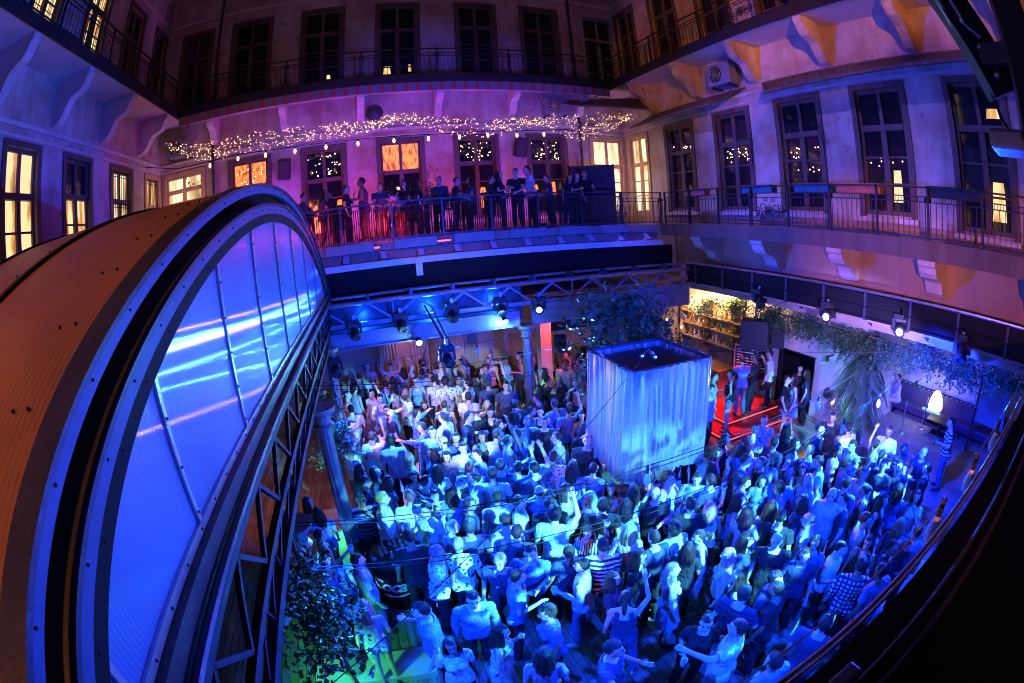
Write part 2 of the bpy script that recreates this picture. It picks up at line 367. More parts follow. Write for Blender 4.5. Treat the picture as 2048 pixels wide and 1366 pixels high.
def wing(name, key, label, u0, u1, low, up, z0=-.12, extra=()):
    P = WINGS[key]; root = thing(name, label, 'building wing', P((u0+u1)/2, 0, FZ)); inv = Matrix.Translation(-root.location)
    holes = [(u-w/2, u+w/2, a, b) for (u, w, a, b, *_) in low] + [(u-w/2, u+w/2, a, b) for (u, w, a, b, *_) in up]
    kids = [wall_sheet(P, u0, u1, z0, 11.5, holes, M['plaster_old'], root, 'wall')]
    for (u, w, a, b, kw) in low + up:
        wo = window(P, u, w, a, b, root, **kw)
        if a > DECK+.1 and key != 'left' and a < 4: sill(P, u, w, a, wo)
    return root, P
def settle(root):
    """parts were modelled in world space: hang them under the thing without moving them"""
    for ch in root.children: ch.matrix_parent_inverse = Matrix.Translation(-Vector(root.location))
D = dict
far_low = [(-3.76,1.33,.35,LO1,D(glass='glass_dark',top='lit_orange',label='window with a red lit transom')), (-1.15,1.33,DECK+.02,LO1,D(door=True)), (1.46,1.38,DECK+.02,LO1,D(door=True,top='lit_orange',label='door under a bright orange transom')),
           (4.07,1.36,.35,LO1,D()), (6.7,1.34,.35,LO1,D()), (9.2,1.3,DECK+.02,LO1,D(glass='lit_cream',frame='frame_light',door=True,label='brightly lit tan door')), (-6.32,1.5,1.55,LO1,D(glass='lit_cream',frame='frame_light',label='wide lit window over the arched roof'))]
far_up = [(-6.0,1.1,UP0,UP1,D()), (-3.82,1.35,UP0+.3,UP1,D()), (-1.2,1.35,UP0+.3,UP1,D()), (1.47,1.35,UP0,UP1,D()), (4.3,1.32,UP0+.3,UP1,D()), (6.78,1.35,UP0+.3,UP1,D()), (9.3,1.35,UP0,UP1,D(frame='frame_pale',bars=True,label='pale framed barred door'))]
FAR, PF = wing('courtyard_wing', 'far', 'pink and violet lit courtyard wing facing us across the hall roof', XL, XR, far_low, far_up)
ry = [12.33, 9.76, 7.22, 4.69, 2.07, -.5]
r_low = [(y,1.33,.35 if i not in (4,) else .2,LO1,D(frame='frame_wood')) for i, y in enumerate(ry)] + [(14.85,1.2,DECK+.02,LO1,D(glass='lit_cream',frame='frame_light',door=True,label='lit tan door in the corner'))]
r_up = [(y,1.33,UP0,UP1,D(frame='frame_wood')) for y in ry] + [(14.8,1.2,UP0,UP1,D())]
RIGHT, PR = wing('courtyard_wing', 'right', 'pale lavender courtyard wing with five tall dark windows above flower boxes', -5, YF, r_low, r_up)
l_low = [(7.59,1.25,.1,LO1,D(glass='lit_warm')), (10.07,1.25,.35,LO1,D(glass='lit_warm',top='glass_dark')), (12.64,1.3,.35,LO1,D(glass='lit_cream',bars=True)), (15.0,1.1,.2,LO1,D(glass='lit_warm',bars=True,frame='frame_light')), (5.0,1.25,.1,LO1,D(glass='lit_warm')), (2.4,1.25,.1,LO1,D(glass='lit_warm'))]
l_up = [(7.42,1.15,UP0,UP1,D(glass='lit_warm',bars=True)), (10.01,1.1,UP0,UP1,D(glass='lit_warm',bars=True)), (12.6,1.2,UP0,UP1,D()), (14.9,1.0,UP0,UP1,D()), (4.9,1.15,UP0,UP1,D())]
LEFT, PL = wing('courtyard_wing', 'left', 'blue and violet washed courtyard wing with warm lit barred windows behind the arched roof', -5, YF, l_low, l_up)
# small glowing patches laid over the dark glass
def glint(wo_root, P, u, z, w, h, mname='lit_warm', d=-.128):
    g = MB(); g.quad(P(u-w/2,d,z-h/2), P(u+w/2,d,z-h/2), P(u+w/2*.7,d,z+h/2), P(u-w/2*.8,d,z+h/2)); g.build('glowing_patch', M[mname], wo_root)
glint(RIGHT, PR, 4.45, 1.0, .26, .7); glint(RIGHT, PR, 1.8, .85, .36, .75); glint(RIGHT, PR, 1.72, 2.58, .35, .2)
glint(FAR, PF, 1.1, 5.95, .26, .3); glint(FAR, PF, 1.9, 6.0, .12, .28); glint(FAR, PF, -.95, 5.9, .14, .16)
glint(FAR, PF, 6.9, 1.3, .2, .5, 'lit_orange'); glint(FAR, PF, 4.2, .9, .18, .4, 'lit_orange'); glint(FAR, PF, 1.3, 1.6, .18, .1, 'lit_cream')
# deep, coloured slice of a room through the open door
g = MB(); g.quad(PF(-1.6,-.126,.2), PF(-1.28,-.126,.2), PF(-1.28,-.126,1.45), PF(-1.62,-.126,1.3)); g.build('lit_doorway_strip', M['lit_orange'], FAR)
# glowing dots set on the panes as painted reflections of the fairy lights
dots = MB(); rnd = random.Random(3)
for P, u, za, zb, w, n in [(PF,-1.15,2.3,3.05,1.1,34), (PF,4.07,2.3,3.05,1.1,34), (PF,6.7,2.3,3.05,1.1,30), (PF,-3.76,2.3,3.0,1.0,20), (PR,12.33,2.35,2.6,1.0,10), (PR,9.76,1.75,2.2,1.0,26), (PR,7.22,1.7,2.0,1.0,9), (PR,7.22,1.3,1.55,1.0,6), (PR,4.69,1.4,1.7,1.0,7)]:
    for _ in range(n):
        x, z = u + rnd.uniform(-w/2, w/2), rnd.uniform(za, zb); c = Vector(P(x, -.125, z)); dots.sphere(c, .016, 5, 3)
o = dots.build('painted_fairy_glint', M['bulb'], FAR); o['kind'] = 'stuff'
# string courses and plinth bands
for root, P, a, b in ((FAR, PF, XL+.01, XR-.01), (RIGHT, PR, -5, YF-.01), (LEFT, PL, -5, YF-.01)):
    s = MB(); bx(s, P, (a, .002, 3.62), (b, .05, 3.72)); bx(s, P, (a, .002, 3.4), (b, .025, 3.46)); bx(s, P, (a, .002, 9.15), (b, .07, 9.3)); s.build('string_course', M['plaster'], root)
    s = MB(); bx(s, P, (a, .002, DECK+.004), (b, .02, .18)); s.build('plinth', M['plaster_brown'], root)
# balconies
def slab(P, a, b, d, z, root, th=.2, m='deck', fm='dark_steel'):
    s = MB(); bx(s, P, (a, .003, z), (b, d, z+th)); s.build('balcony_slab', M[m], root)
    s = MB(); bx(s, P, (a, d+.001, z-.03), (b, d+.05, z+th+.03)); s.build('slab_edge', M[fm], root)
slab(PF, XL+1.2, XR-1.15, 1.25, 4.98, FAR, .22, 'plaster', 'black'); slab(PR, -5, YF-.02, 1.12, 4.98, RIGHT, .22, 'plaster', 'black'); slab(PL, -5, YF-.02, 1.15, 4.98, LEFT, .22, 'plaster', 'black')
s = MB(); bx(s, PF, (XL+1.25, 1.21, 4.66), (XR-1.2, 1.25, 4.95)); s.build('striped_fascia', M['striped'], FAR)
for u in (-5.0, -2.45, .16, 2.77, 5.4, 8.0): corbel(PF, u, 4.977, FAR, .95, .95, .24)
for y in (13.5, 11.0, 8.5, 5.95, 3.4, .8): corbel(PR, y, 4.977, RIGHT, 1.05, 1.05, .26, 'plaster_old')
for y in (13.9, 11.3, 8.8, 6.3, 3.7): corbel(PL, y, 4.977, LEFT, 1.1, 1.15, .26)
slab(PR, -5, 12.1, 1.15, -.42, RIGHT, .3, 'deck', 'frame_wood'); slab(PL, -5, YF-.02, 1.15, -.42, LEFT, .3, 'deck', 'dark_steel')
for y in (10.6, 8.15, 5.7, 3.3, .8): corbel(PR, y, -.425, RIGHT, 1.02, .8, .42, 'stone')
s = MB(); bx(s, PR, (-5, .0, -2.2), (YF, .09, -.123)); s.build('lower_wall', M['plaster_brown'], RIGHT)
# wrought iron railings, one run per balcony
def railing(label, pts, z, h=1.0, gap=.13, medallion=(), seg_posts=1.25, name='balcony_railing', up=True, loc=None):
    a, b = Vector(pts[0]), Vector(pts[1]); Lr = (b-a).length; t = (b-a)/Lr
    root = thing(name, label, 'railing', (a+b)/2 + Vector((0,0,z)), group='wrought iron balcony railings')
    def Q(s, dz): q = a + t*s; return Vector((q.x, q.y, z+dz))
    r = MB(); r.bar(Q(0,h), Q(Lr,h), .045, .03); r.bar(Q(0,h-.17), Q(Lr,h-.17), .02); r.bar(Q(0,h-.27), Q(Lr,h-.27), .02); r.bar(Q(0,.08), Q(Lr,.08), .03); r.build('handrail', M['iron'], root)
    bl = MB(); n = int(Lr/gap)
    for i in range(1, n):
        s = Lr*i/n
        if any(abs(s-c) < .62 for c in medallion): continue
        bl.tube([Q(s,.08), Q(s,h-.27)], .008, 5, False)
        if i % 1 == 0: bl.tube([Q(s-.04,h-.27), Q(s-.04,h-.17)], .006, 4, False); bl.tube([Q(s+.02,h-.27), Q(s+.02,h-.17)], .006, 4, False)
    bl.build('baluster_panel', M['iron'], root)
    k = max(1, round(Lr/seg_posts))
    for i in range(k+1):
        p = MB(); s = min(max(Lr*i/k, .03), Lr-.03); p.bar(Q(s,-.12), Q(s,h+.03), .045)
        if i % 2: p.bar(Q(s-.06,0), Q(s-.06,h-.17), .015); p.bar(Q(s+.06,0), Q(s+.06,h-.17), .015); p.lathe([(.001,0),(.07,.0),(.09,.05),(.07,.1),(.001,.1)], 8, Q(s,h-.28))
        p.build('post', M['iron'], root)
    for c in medallion:
        g = MB()
        def ring(cx, cz, rad, a0=0, a1=6.3, sp=0, rr=.012):
            m_ = 18; g.tube([Q(c+cx+(rad+sp*i/m_)*math.cos(a0+(a1-a0)*i/m_), cz+(rad+sp*i/m_)*math.sin(a0+(a1-a0)*i/m_)) for i in range(m_+1)], rr, 5)
        zc = .4; ring(0, zc, .13); ring(0, zc, .09); ring(0, zc, .04, rr=.03)
        for sx in (-1, 1):
            ring(sx*.22, zc+.1, .02, 0, 7*sx, .09); ring(sx*.22, zc-.1, .02, 0, -7*sx, .09); ring(sx*.38, zc+.03, .015, 0, 8*sx, .08); ring(sx*.38, zc-.07, .015, 0, -8*sx, .06)
            ring(sx*.12, zc+.27, .015, 1, 7*sx, .06); g.tube([Q(c+sx*.13,zc), Q(c+sx*.58,zc)], .012, 5); g.tube([Q(c+sx*.1,zc-.1), Q(c+sx*.2,zc-.24), Q(c+sx*.05,zc-.3)], .01, 5)
            g.tube([Q(c+sx*.6,.08), Q(c+sx*.6,h-.27)], .01, 5); g.tube([Q(c+sx*.6,h-.3), Q(c+sx*.5,h-.45)], .008, 4)
        g.build('scroll_medallion', M['iron'], root)
    settle(root); return root
railing('black railing on the pale lavender wing with a scroll medallion and flower boxes', ((8.86,11.9,0),(8.86,-3,0)), DECK, 1.0, medallion=(4.35,))
railing('black railing on the lit corner landing beside the dark partition screen', ((7.6,12.45,0),(8.86,12.05,0)), DECK, 1.0)
railing('unlit upper railing running the whole width of the facing wing', ((-5.9,14.58,0),(8.7,14.58,0)), 5.2, 1.0, .15)
railing('upper railing with orange glints above the scrolled corbels of the lavender wing', ((8.9,14.4,0),(8.9,-3,0)), 5.2, 1.0, .15, medallion=(6.7,))
railing('upper railing in deep shadow below two tall lit barred windows', ((-6.1,14.4,0),(-6.1,-3,0)), 5.2, 1.0, .15)
# drain pipes
def pipe(label, x, y, segs):
    p = MB()
    for z0, z1 in segs: p.tube([(x,y,z0),(x,y,z1)], .055, 10)
    for z0, z1 in segs:
        z = z0+.6
        while z < z1: p.lathe([(.055,-.03),(.072,-.03),(.072,.03),(.055,.03)], 10, (x,y,z)); z += 1.6
    tag(p.build('drain_pipe', M['dark_steel'], smooth=False), label, 'pipe')
pipe('dark drain pipe next to the outdoor air conditioner above the arched roof', -5.1, 15.7, ((-.1,4.9),(5.25,11)))
pipe('dark drain pipe beside the pale barred upper door and the partition screen', 8.02, 15.68, ((-.1,4.9),(5.25,11)))
# plank awnings
def awning(label, poly_top, th, m='wood'):
    a = MB(); p0, p1, p2, p3 = [Vector(p) for p in poly_top]; n = max(3, int((p1-p0).length/.22)); nv = (p1-p0).cross(p3-p0).normalized()*th
    for i in range(n):
        q0, q1 = p0.lerp(p1, (i+.04)/n), p0.lerp(p1, (i+.96)/n); q3, q2 = p3.lerp(p2, (i+.04)/n), p3.lerp(p2, (i+.96)/n); a.prism([q0,q1,q2,q3], nv*(.8+.3*(i % 3)/2))
    a.bar(p3, p2, .07); a.bar(p0, p1, .06)
    tag(a.build('plank_awning', M[m]), label, 'awning', 'awnings over the lower windows')
awning('long grey plank awning above three tall windows of the lavender wing', ((9.98,8.3,3.86),(9.98,-3,3.86),(9.1,-3,3.42),(9.1,7.55,3.28)), .025, 'frame_wood')
awning('shorter plank awning ending at the corner over the two end windows', ((9.98,13.9,3.86),(9.98,9.0,3.86),(9.1,9.6,3.34),(9.1,13.9,3.34)), .025, 'frame_wood')
awning('dark sloping awning in the corner over the lit tan doors', ((7.1,15.7,4.6),(9.9,14.2,4.6),(9.5,13.2,3.95),(7.3,14.2,4.1)), .03, 'frame_wood')
# sign brackets and lamp arms on the right wing
def bracket(label, y, z, L_=.75):
    b = MB(); b.tube([(9.96,y,z-.5),(9.96,y,z+.5)], .02, 6); b.tube([(9.96,y,z+.35),(9.2,y-.25,z+.35)], .018, 6); b.tube([(9.96,y,z-.1),(9.55,y-.13,z+.35)], .012, 6)
    for s_ in (1,-1): b.tube([(9.2-.0*s_+.07*math.cos(q), y-.25, z+.35+s_*(.09)+.07*math.sin(q)*s_) for q in [t*.45-1.2 for t in range(12)]], .014, 5)
    tag(b.build('wall_bracket', M['iron']), label, 'bracket', 'scrolled iron wall brackets')
bracket('scrolled iron bracket between the two end windows of the lavender wing', 9.0, 1.95); bracket('scrolled iron bracket left of the widest bare wall panel', 6.45, 2.05)
# outdoor air conditioners
def aircon(label, c, rz, s=1.0):
    t = thing('air_conditioner', label, 'air conditioner', c, rz, 'outdoor air conditioning units')
    b = MB().bbox((-.42*s,-.16,-.3*s),(.42*s,.16,.3*s),.025); b.build('casing', M['grey_box'], t)
    f = MB(); f.lathe([(.001,0),(.22*s,0),(.22*s,.03),(.001,.03)], 20, (-.1*s,-.19,0), 'y'); f.build('fan_opening', M['black'], t)
    g = MB()
    for r in (.08,.14,.2): g.tube([(-.1*s+r*s*math.cos(q), -.2, r*s*math.sin(q)) for q in [k*math.pi/8 for k in range(17)]], .006, 4)
    for k in range(8): q = k*math.pi/4; g.tube([(-.1*s,-.2,0),(-.1*s+.22*s*math.cos(q),-.2,.22*s*math.sin(q))], .006, 4)
    g.build('fan_grille', M['alu'], t)
    for x in (-.3,.3): k = MB(); k.box((x*s-.02,-.16,-.36*s),(x*s+.02,.3,-.3*s-.001)); k.build('bracket', M['dark_steel'], t)
aircon('white air conditioner high on the wall next to the drain pipe above the arched roof', (-6.35,15.45,4.15), 0, 1.15)
aircon('orange lit air conditioner between the scrolled corbels above the plank awnings', (9.7,9.6,4.35), R(-90), 1.15)
aircon('dim air conditioner under the upper balcony near the corner awning', (7.0,15.5,4.35), 0, 1.1)
# satellite dish like round lamp under the far balcony
f = MB(); f.lathe([(.001,-.02),(.26,.05),(.3,.12),(.27,.12),(.001,.03)], 18, (.62,15.4,4.25), 'y'); f.bar((.62,15.5,4.2),(.62,15.79,4.2),.05)
tag(f.build('round_fan', M['dark_steel']), 'round dark fan on the wall under the middle of the upper balcony', 'fan')
for lb, x, z in (('black speaker tilted on the wall beside the red lit transom window', -2.45, 2.65), ('black speaker tilted on the wall between the two dotted windows', 5.55, 2.75)):
    s = MB(); s.bbox((-.2,-.17,-.34),(.2,.17,.34),.03); o = s.build('wall_speaker', M['black']); o.location = (x,15.4,z); o.rotation_euler = (R(18), R(6), 0); tag(o, lb, 'speaker', 'speakers on the facing wing')
    g = MB(); g.bbox((-.17,-.19,-.31),(.17,-.171,.31),.008); g.build('grille', M['grille'], o); g = MB(); g.bar((0,.17,0),(0,.42,.05),.04); g.build('bracket', M['iron'], o)
# flower boxes on the right railing
for lb, y, m, w in (('reddish flower box at the corner end of the railing', 10.5,'terracotta',.95), ('teal flower box on the railing behind the scroll medallion', 8.0,'teal_box',1.05), ('teal flower box on the railing next to a reddish one', 6.2,'teal_box',1.1), ('reddish flower box on the railing below the window with a small lit pane', 4.95,'terracotta',1.15), ('dark flower box on the railing below the window with two lit panes', 2.6,'black',1.2)):
    t = thing('flower_box', lb, 'flower box', (9.02,y,.72), group='flower boxes on the railing')
    b = MB(); b.prism([(-.1,-w/2,0),(.1,-w/2,0),(.13,-w/2,.18),(-.13,-w/2,.18)], (0,w,0)); b.build('trough', M[m], t)
    b = MB(); b.box((-.145,-w/2-.01,.182),(.145,w/2+.01,.2)); b.build('rim', M[m], t)
settle(FAR); settle(RIGHT); settle(LEFT)
# ------------------------------------------------------------------ the terrace across the hall
TY = 12.2
t = thing('terrace', 'long first floor terrace with guests along the facing wing', 'terrace', (1.4, 14, DECK))
s = MB(); s.box((XL+.02,TY,DECK-.22),(XR-1.17,YF-.03,DECK)); s.build('deck', M['deck'], t)
s = MB(); s.box((XL+.02,TY-.16,-.76),(8.86,TY+.1,-.6)); s.build('white_fascia', M['white_paint'], t)
for i in range(13):
    s = MB(); x = -3.5+.98*i; s.prism([(x,TY+.12,-.36),(x+.16,TY+.12,-.36),(x+.16,TY-.14,-.56),(x,TY-.14,-.56)], (0,0,-.03)); s.box((x,TY-.14,-.598),(x+.16,TY+.1,-.555)); s.build('fascia_bracket', M['white_paint'], t)
s = MB(); s.box((XL+.02,TY+.13,-.6),(8.86,TY+.2,DECK-.24)); s.build('edge_wall', M['plaster_brown'], t)
s = MB(); s.box((XL+.02,TY-.03,-1.55),(9.3,TY+.07,-.765)); s.build('black_fascia', M['rubber'], t)
s = MB(); s.box((1.3,TY-.19,-1.08),(1.47,TY-.161,-.62)); s.build('white_notice', M['white_paint'], t)
# glazed terrace railing: mesh of thin bars and posts
a, b = Vector((-5.9,TY+.1,DECK)), Vector((7.5,TY+.1,DECK))
r = thing('terrace_railing', 'dark terrace railing lit red at the bar end and blue at the other', 'railing', (a+b)/2)
h = MB(); h.bar(a+Vector((0,0,1)), b+Vector((0,0,1)), .06, .05); h.bar(a+Vector((0,0,.06)), b+Vector((0,0,.06)), .04); h.bar(a+Vector((0,0,.88)), b+Vector((0,0,.88)), .02); h.build('handrail', M['dark_steel'], r)
h = MB(); n = 230
for i in range(n+1): p = a.lerp(b, i/n); h.tube([p+Vector((0,0,.06)), p+Vector((0,0,.88))], .012, 4, False)
h.build('baluster_panel', M['iron'], r)
for i in range(11): h = MB(); p = a.lerp(b, i/10); h.bar(p-Vector((0,0,.3)), p+Vector((0,0,1.02)), .05); h.build('post', M['dark_steel'], r)
settle(t); settle(r)
# planters hung below the railing
pls = [(-3.2,.95),(-1.95,1.0),(-.35,1.25),(1.35,1.1),(2.9,1.05),(4.4,1.0),(5.8,.95),(7.1,.9)]
nm = ['behind the gable tip','second from the gable tip','third from the gable tip','left of the white notice','right of the white notice','below the white shirted guest','below the dark partition screen','at the corner end of the terrace']
for (x, w), q in zip(pls, nm):
    k = thing('planter', 'grey trough planter hung on the terrace edge, ' + q, 'planter', (x,TY-.02,-.34), group='grey trough planters on the terrace edge')
    b_ = MB(); b_.prism([(-w/2,-.1,0),(-w/2,.11,0),(-w/2,.13,.22),(-w/2,-.13,.22)], (w,0,0)); b_.build('trough', M['grey_box'], k)
    b_ = MB(); b_.box((-w/2-.01,-.14,.221),(w/2+.01,.14,.24)); b_.build('rim', M['grey_box'], k)
for lb, x in (('small red floor light between the planters near the gable tip', -2.6), ('red floor light at the terrace edge under the red chair', .25), ('dim red floor light between planters in the middle of the terrace', 2.1)):
    b_ = MB(); b_.bbox((-.2,-.05,0),(.2,.05,.1),.02); o = b_.build('floor_light', M['rust'], loc=(x,TY-.06,-.3)); tag(o, lb, 'light', 'red floor lights on the terrace edge')
    b_ = MB(); b_.box((-.17,-.056,.03),(.17,-.051,.07)); b_.build('lens', M['red_led'], o)
# dark partition screen and terrace furniture
s = MB(); s.bbox((-.03,-.75,0),(.03,.75,2.0),.01); s.box((-.05,-.76,-.0),(.05,-.7,2.02)); s.box((-.05,.7,0),(.05,.76,2.02)); o = s.build('partition_screen', M['black'], loc=(7.3,13.7,DECK), rz=R(62)); tag(o, 'tall dark partition screen between terrace guests and the lit corner doors', 'screen')
def table(label, x, y, h, w, d=.6, group='terrace tables', m='wood', z=DECK):
    k = thing('table', label, 'table', (x,y,z), group=group); b_ = MB().bbox((-w/2,-d/2,h-.045),(w/2,d/2,h),.01); b_.build('table_top', M[m], k)
    for sx in (-1,1):
        for sy in (-1,1): l_ = MB(); l_.bar((sx*(w/2-.06),sy*(d/2-.06),0),(sx*(w/2-.06),sy*(d/2-.06),h-.046),.045); l_.build('leg', M['iron'], k)
    return k
table('long bar table with glasses at the red lit end of the terrace', -2.0, 13.1, 1.05, 3.4, .55); table('high table among plants in the middle of the terrace', 2.4, 13.2, 1.0, 1.2, .6)
table('high table with drinks where the white shirted guest leans', 4.3, 13.2, 1.02, 1.5, .6); table('small high table by the dark partition screen', 6.2, 13.3, 1.02, .9, .6)
def lamp(label, x, y, z):
    k = thing('table_lamp', label, 'lamp', (x,y,z), group='little orange terrace lamps'); b_ = MB(); b_.lathe([(.001,0),(.05,0),(.045,.02),(.012,.03),(.012,.12),(.001,.12)], 10); b_.build('base', M['iron'], k)
    b_ = MB(); b_.lathe([(.09,.1),(.06,.24),(.001,.24)], 14); b_.build('lamp_shade', M['lit_orange'], k)
lamp('little orange lamp on the table below the window with two dark leaves', 3.4, 12.75, .9); lamp('little orange lamp beside the white shirted guest', 4.95, 12.75, .92)
lamp('small lamp glowing at the end of the bar table', -.55, 13.05, .93)
for i, (lb, x) in enumerate((('glass on the bar table nearest the gable tip', -3.0), ('glass on the bar table between two talking guests', -1.35), ('glass on the bar table in front of the door', -1.9), ('tall glass lit blue on the bar table', -1.15))):
    b_ = MB(); b_.lathe([(.03,0),(.04,.15 if i < 3 else .3),(.035,.15 if i < 3 else .3),(.001,.01)], 10, (x,13.0,.93)); tag(b_.build('drinking_glass', M['clear_bulb'], smooth=True), lb, 'glass', 'glasses on the bar table')
def chair(label, x, y, rz, m, z=DECK):
    k = thing('bar_chair', label, 'chair', (x,y,z), rz, 'terrace chairs')
    b_ = MB().bbox((-.2,-.2,.68),(.2,.2,.73),.02); b_.build('seat', M[m], k)
    b_ = MB()
    for i in range(5): b_.box((-.19+.08*i,.18,.76),(-.14+.08*i,.205,1.1))
    b_.box((-.2,.175,1.1),(.2,.21,1.15)); b_.build('backrest', M[m], k)
    for sx in (-1,1):
        for sy in (-1,1): l_ = MB(); l_.bar((sx*.22,sy*.22,0),(sx*.17,sy*.17,.68),.03); l_.build('leg', M[m], k)
    for q in (-.2,.2): l_ = MB(); l_.bar((-.2,q,.25),(.2,q,.25),.025); l_.build('footrest', M[m], k)
chair('slatted bar chair lit red under the seated terrace guest', .95, 12.75, R(15), 'red_cloth'); chair('dark bar chair at the red lit bar table', -1.6, 12.7, R(-20), 'iron'); chair('dark bar chair next to the tall plants', 2.3, 12.75, R(10), 'iron'); chair('dark bar chair by the partition screen', 6.0, 12.8, R(-15), 'iron')
# fairy-light net and festoon
def px_curve(pts, Y): return [on_y(x, y, Y) for x, y in pts]
top = px_curve([(335,291),(435,285),(550,262),(650,253),(730,246),(800,230),(900,240),(1000,243),(1075,236),(1150,232),(1260,233)], 14.45)
low = px_curve([(335,298),(400,318),(440,312),(550,290),(650,275),(730,262),(800,243),(900,268),(1000,270),(1075,246),(1150,276),(1200,266),(1262,236)], 14.3)
def along(c, s):
    x = s*(len(c)-1); i = min(int(x), len(c)-2); return c[i].lerp(c[i+1], x-i)
net = thing('fairy_light_net', 'swagged net of tiny warm fairy lights under the upper balcony', 'fairy lights', on_y(800,250,14.4))
w = MB()
for k in range(7): w.tube([along(top, i/40).lerp(along(low, i/40), k/6) + Vector((0, random.uniform(-.1,.1), random.uniform(-.04,.04))) for i in range(41)], .004, 4)
w.build('wire', M['rubber'], net)
b_ = MB(); rnd = random.Random(5)
for i in range(950):
    s_, f = rnd.random(), rnd.uniform(-.1,1.15); p = along(top, s_).lerp(along(low, s_), f) + Vector((0, rnd.uniform(-.2,.2), rnd.uniform(-.06,.06))); b_.sphere(p, rnd.choice((.008,.01,.013)), 5, 3)
o = b_.build('fairy_bulb', M['bulb'], net); o['kind'] = 'stuff'; settle(net)
fest = thing('festoon_string', 'slack wire with a dozen larger bulbs in front of the facing windows', 'festoon lights', on_y(700,300,13.6))
pts = px_curve([(290,345),(355,348),(420,333),(476,319),(531,312),(590,304),(652,296),(716,289),(788,283),(857,279),(919,276),(976,272),(1034,272),(1088,270),(1140,268)], 13.6)
w = MB(); w.tube([p + Vector((0,0,.16)) for p in pts], .012, 5); w.build('wire', M['rubber'], fest)
for p in pts[2:-1]:
    b_ = MB(); b_.lathe([(.001,.1),(.025,.1),(.025,.16),(.001,.16)], 8, p); b_.mi = 1; b_.lathe([(.001,-.05),(.03,-.03),(.042,.02),(.028,.09),(.001,.1)], 10, p); b_.build('bulb', [M['black'], M['big_bulb']], fest, True)
settle(fest)

WASH = []
for lb, x in (('floor wash light behind the guests at the gable end of the terrace', -3.4), ('floor wash light near the door with the orange strip', -1.7), ('floor wash light between the door and the bright transom', .1), ('floor wash light right of the bright transom door', 2.7), ('floor wash light between the two dotted windows', 5.4), ('floor wash light beside the partition screen', 7.2)):
    o = thing('wash_light', lb, 'light', (x,13.75,DECK), group='floor wash lights on the terrace'); h = MB(); h.bbox((-.22,-.06,.02),(.22,.06,.14),.015); h.build('housing', M['black'], o); h = MB(); h.box((-.2,-.04,.141),(.2,.05,.146)); h.build('lens', M['lens_off'], o); WASH.append(Vector((x,13.8,DECK+.2)))
# ------------------------------------------------------------------ hall: floor, walls, ceilings
def struct(name, mb, m, smooth=False):
    return tag(mb.build(name, M[m], smooth=smooth), kind='structure')
s = MB(); s.quad((-7.4,-4,FZ),(17,-4,FZ),(17,16,FZ),(-7.4,16,FZ)); struct('dance_floor', s, 'floor')
s = MB(); s.quad((-60,-60,FZ-.02),(80,-60,FZ-.02),(80,80,FZ-.02),(-60,80,FZ-.02)); struct('ground', s, 'deck')
s = MB(); s.quad((11.98,-4,FZ+.004),(15.5,-4,FZ+.004),(15.5,6.2,FZ+.004),(11.98,6.2,FZ+.004)); struct('lounge_floor', s, 'deck')
def wall(name, label, mb, m): return tag(mb.build(name, M[m]), label, 'wall')
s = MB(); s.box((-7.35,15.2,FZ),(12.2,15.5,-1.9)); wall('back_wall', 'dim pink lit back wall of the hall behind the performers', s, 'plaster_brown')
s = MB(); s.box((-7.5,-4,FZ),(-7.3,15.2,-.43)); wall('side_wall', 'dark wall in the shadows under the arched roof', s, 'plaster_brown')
s = MB(); s.box((12.0,6.2,FZ),(12.25,8.05,-1.9)); s.box((12.0,8.05,-3.96),(12.25,9.65,-1.9)); s.box((12.0,9.65,FZ),(12.25,15.2,-1.9)); s.box((12.25,6.2,FZ),(15.5,6.4,-1.9))
wall('doorway_wall', 'blotchy lavender wall with a wide doorway beside the bar', s, 'stone')
s = MB(); s.box((15.5,-4,FZ),(15.75,6.2,-1.9)); wall('lounge_wall', 'blotchy lavender wall behind the lounge bench', s, 'stone')
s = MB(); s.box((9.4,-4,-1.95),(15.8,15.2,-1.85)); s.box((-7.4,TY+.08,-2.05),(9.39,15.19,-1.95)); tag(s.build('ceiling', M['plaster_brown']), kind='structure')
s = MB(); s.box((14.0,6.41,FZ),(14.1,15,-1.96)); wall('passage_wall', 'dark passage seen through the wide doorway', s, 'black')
s = MB(); s.box((12.0,8.05,FZ+.002),(12.25,8.1,-3.97)); s.box((12.0,9.6,FZ+.002),(12.25,9.65,-3.97)); s.box((11.98,8.02,-3.98),(12.26,9.68,-3.94)); tag(s.build('door_frame', M['black']), kind='structure')
# brick-red left side floor patch and low green lit kerb
s = MB(); s.box((-1.9,4.2,FZ),(-1.2,9.2,FZ+.14)); s.box((-1.2,4.2,FZ),(.2,4.75,FZ+.14)); struct('floor_kerb', s, 'stone')
# bar platform with LED edged steps
s = MB(); s.box((8.35,8.2,FZ+.001),(11.4,10.4,FZ+.14)); s.box((8.9,8.8,FZ+.141),(11.4,10.4,FZ+.28)); o = tag(s.build('bar_platform', M['red_cloth']), 'red lit stepped platform in front of the bar', 'platform')
s = MB()
for x, y0, z in ((8.345,8.2,.12),(8.895,8.8,.26)): s.box((x-.012,y0,FZ+z-.03),(x,10.4,FZ+z-.012)); s.box((x,y0-.012,FZ+z-.03),(11.39,y0,FZ+z-.012))
s.build('led_strip', M['red_led'], o)
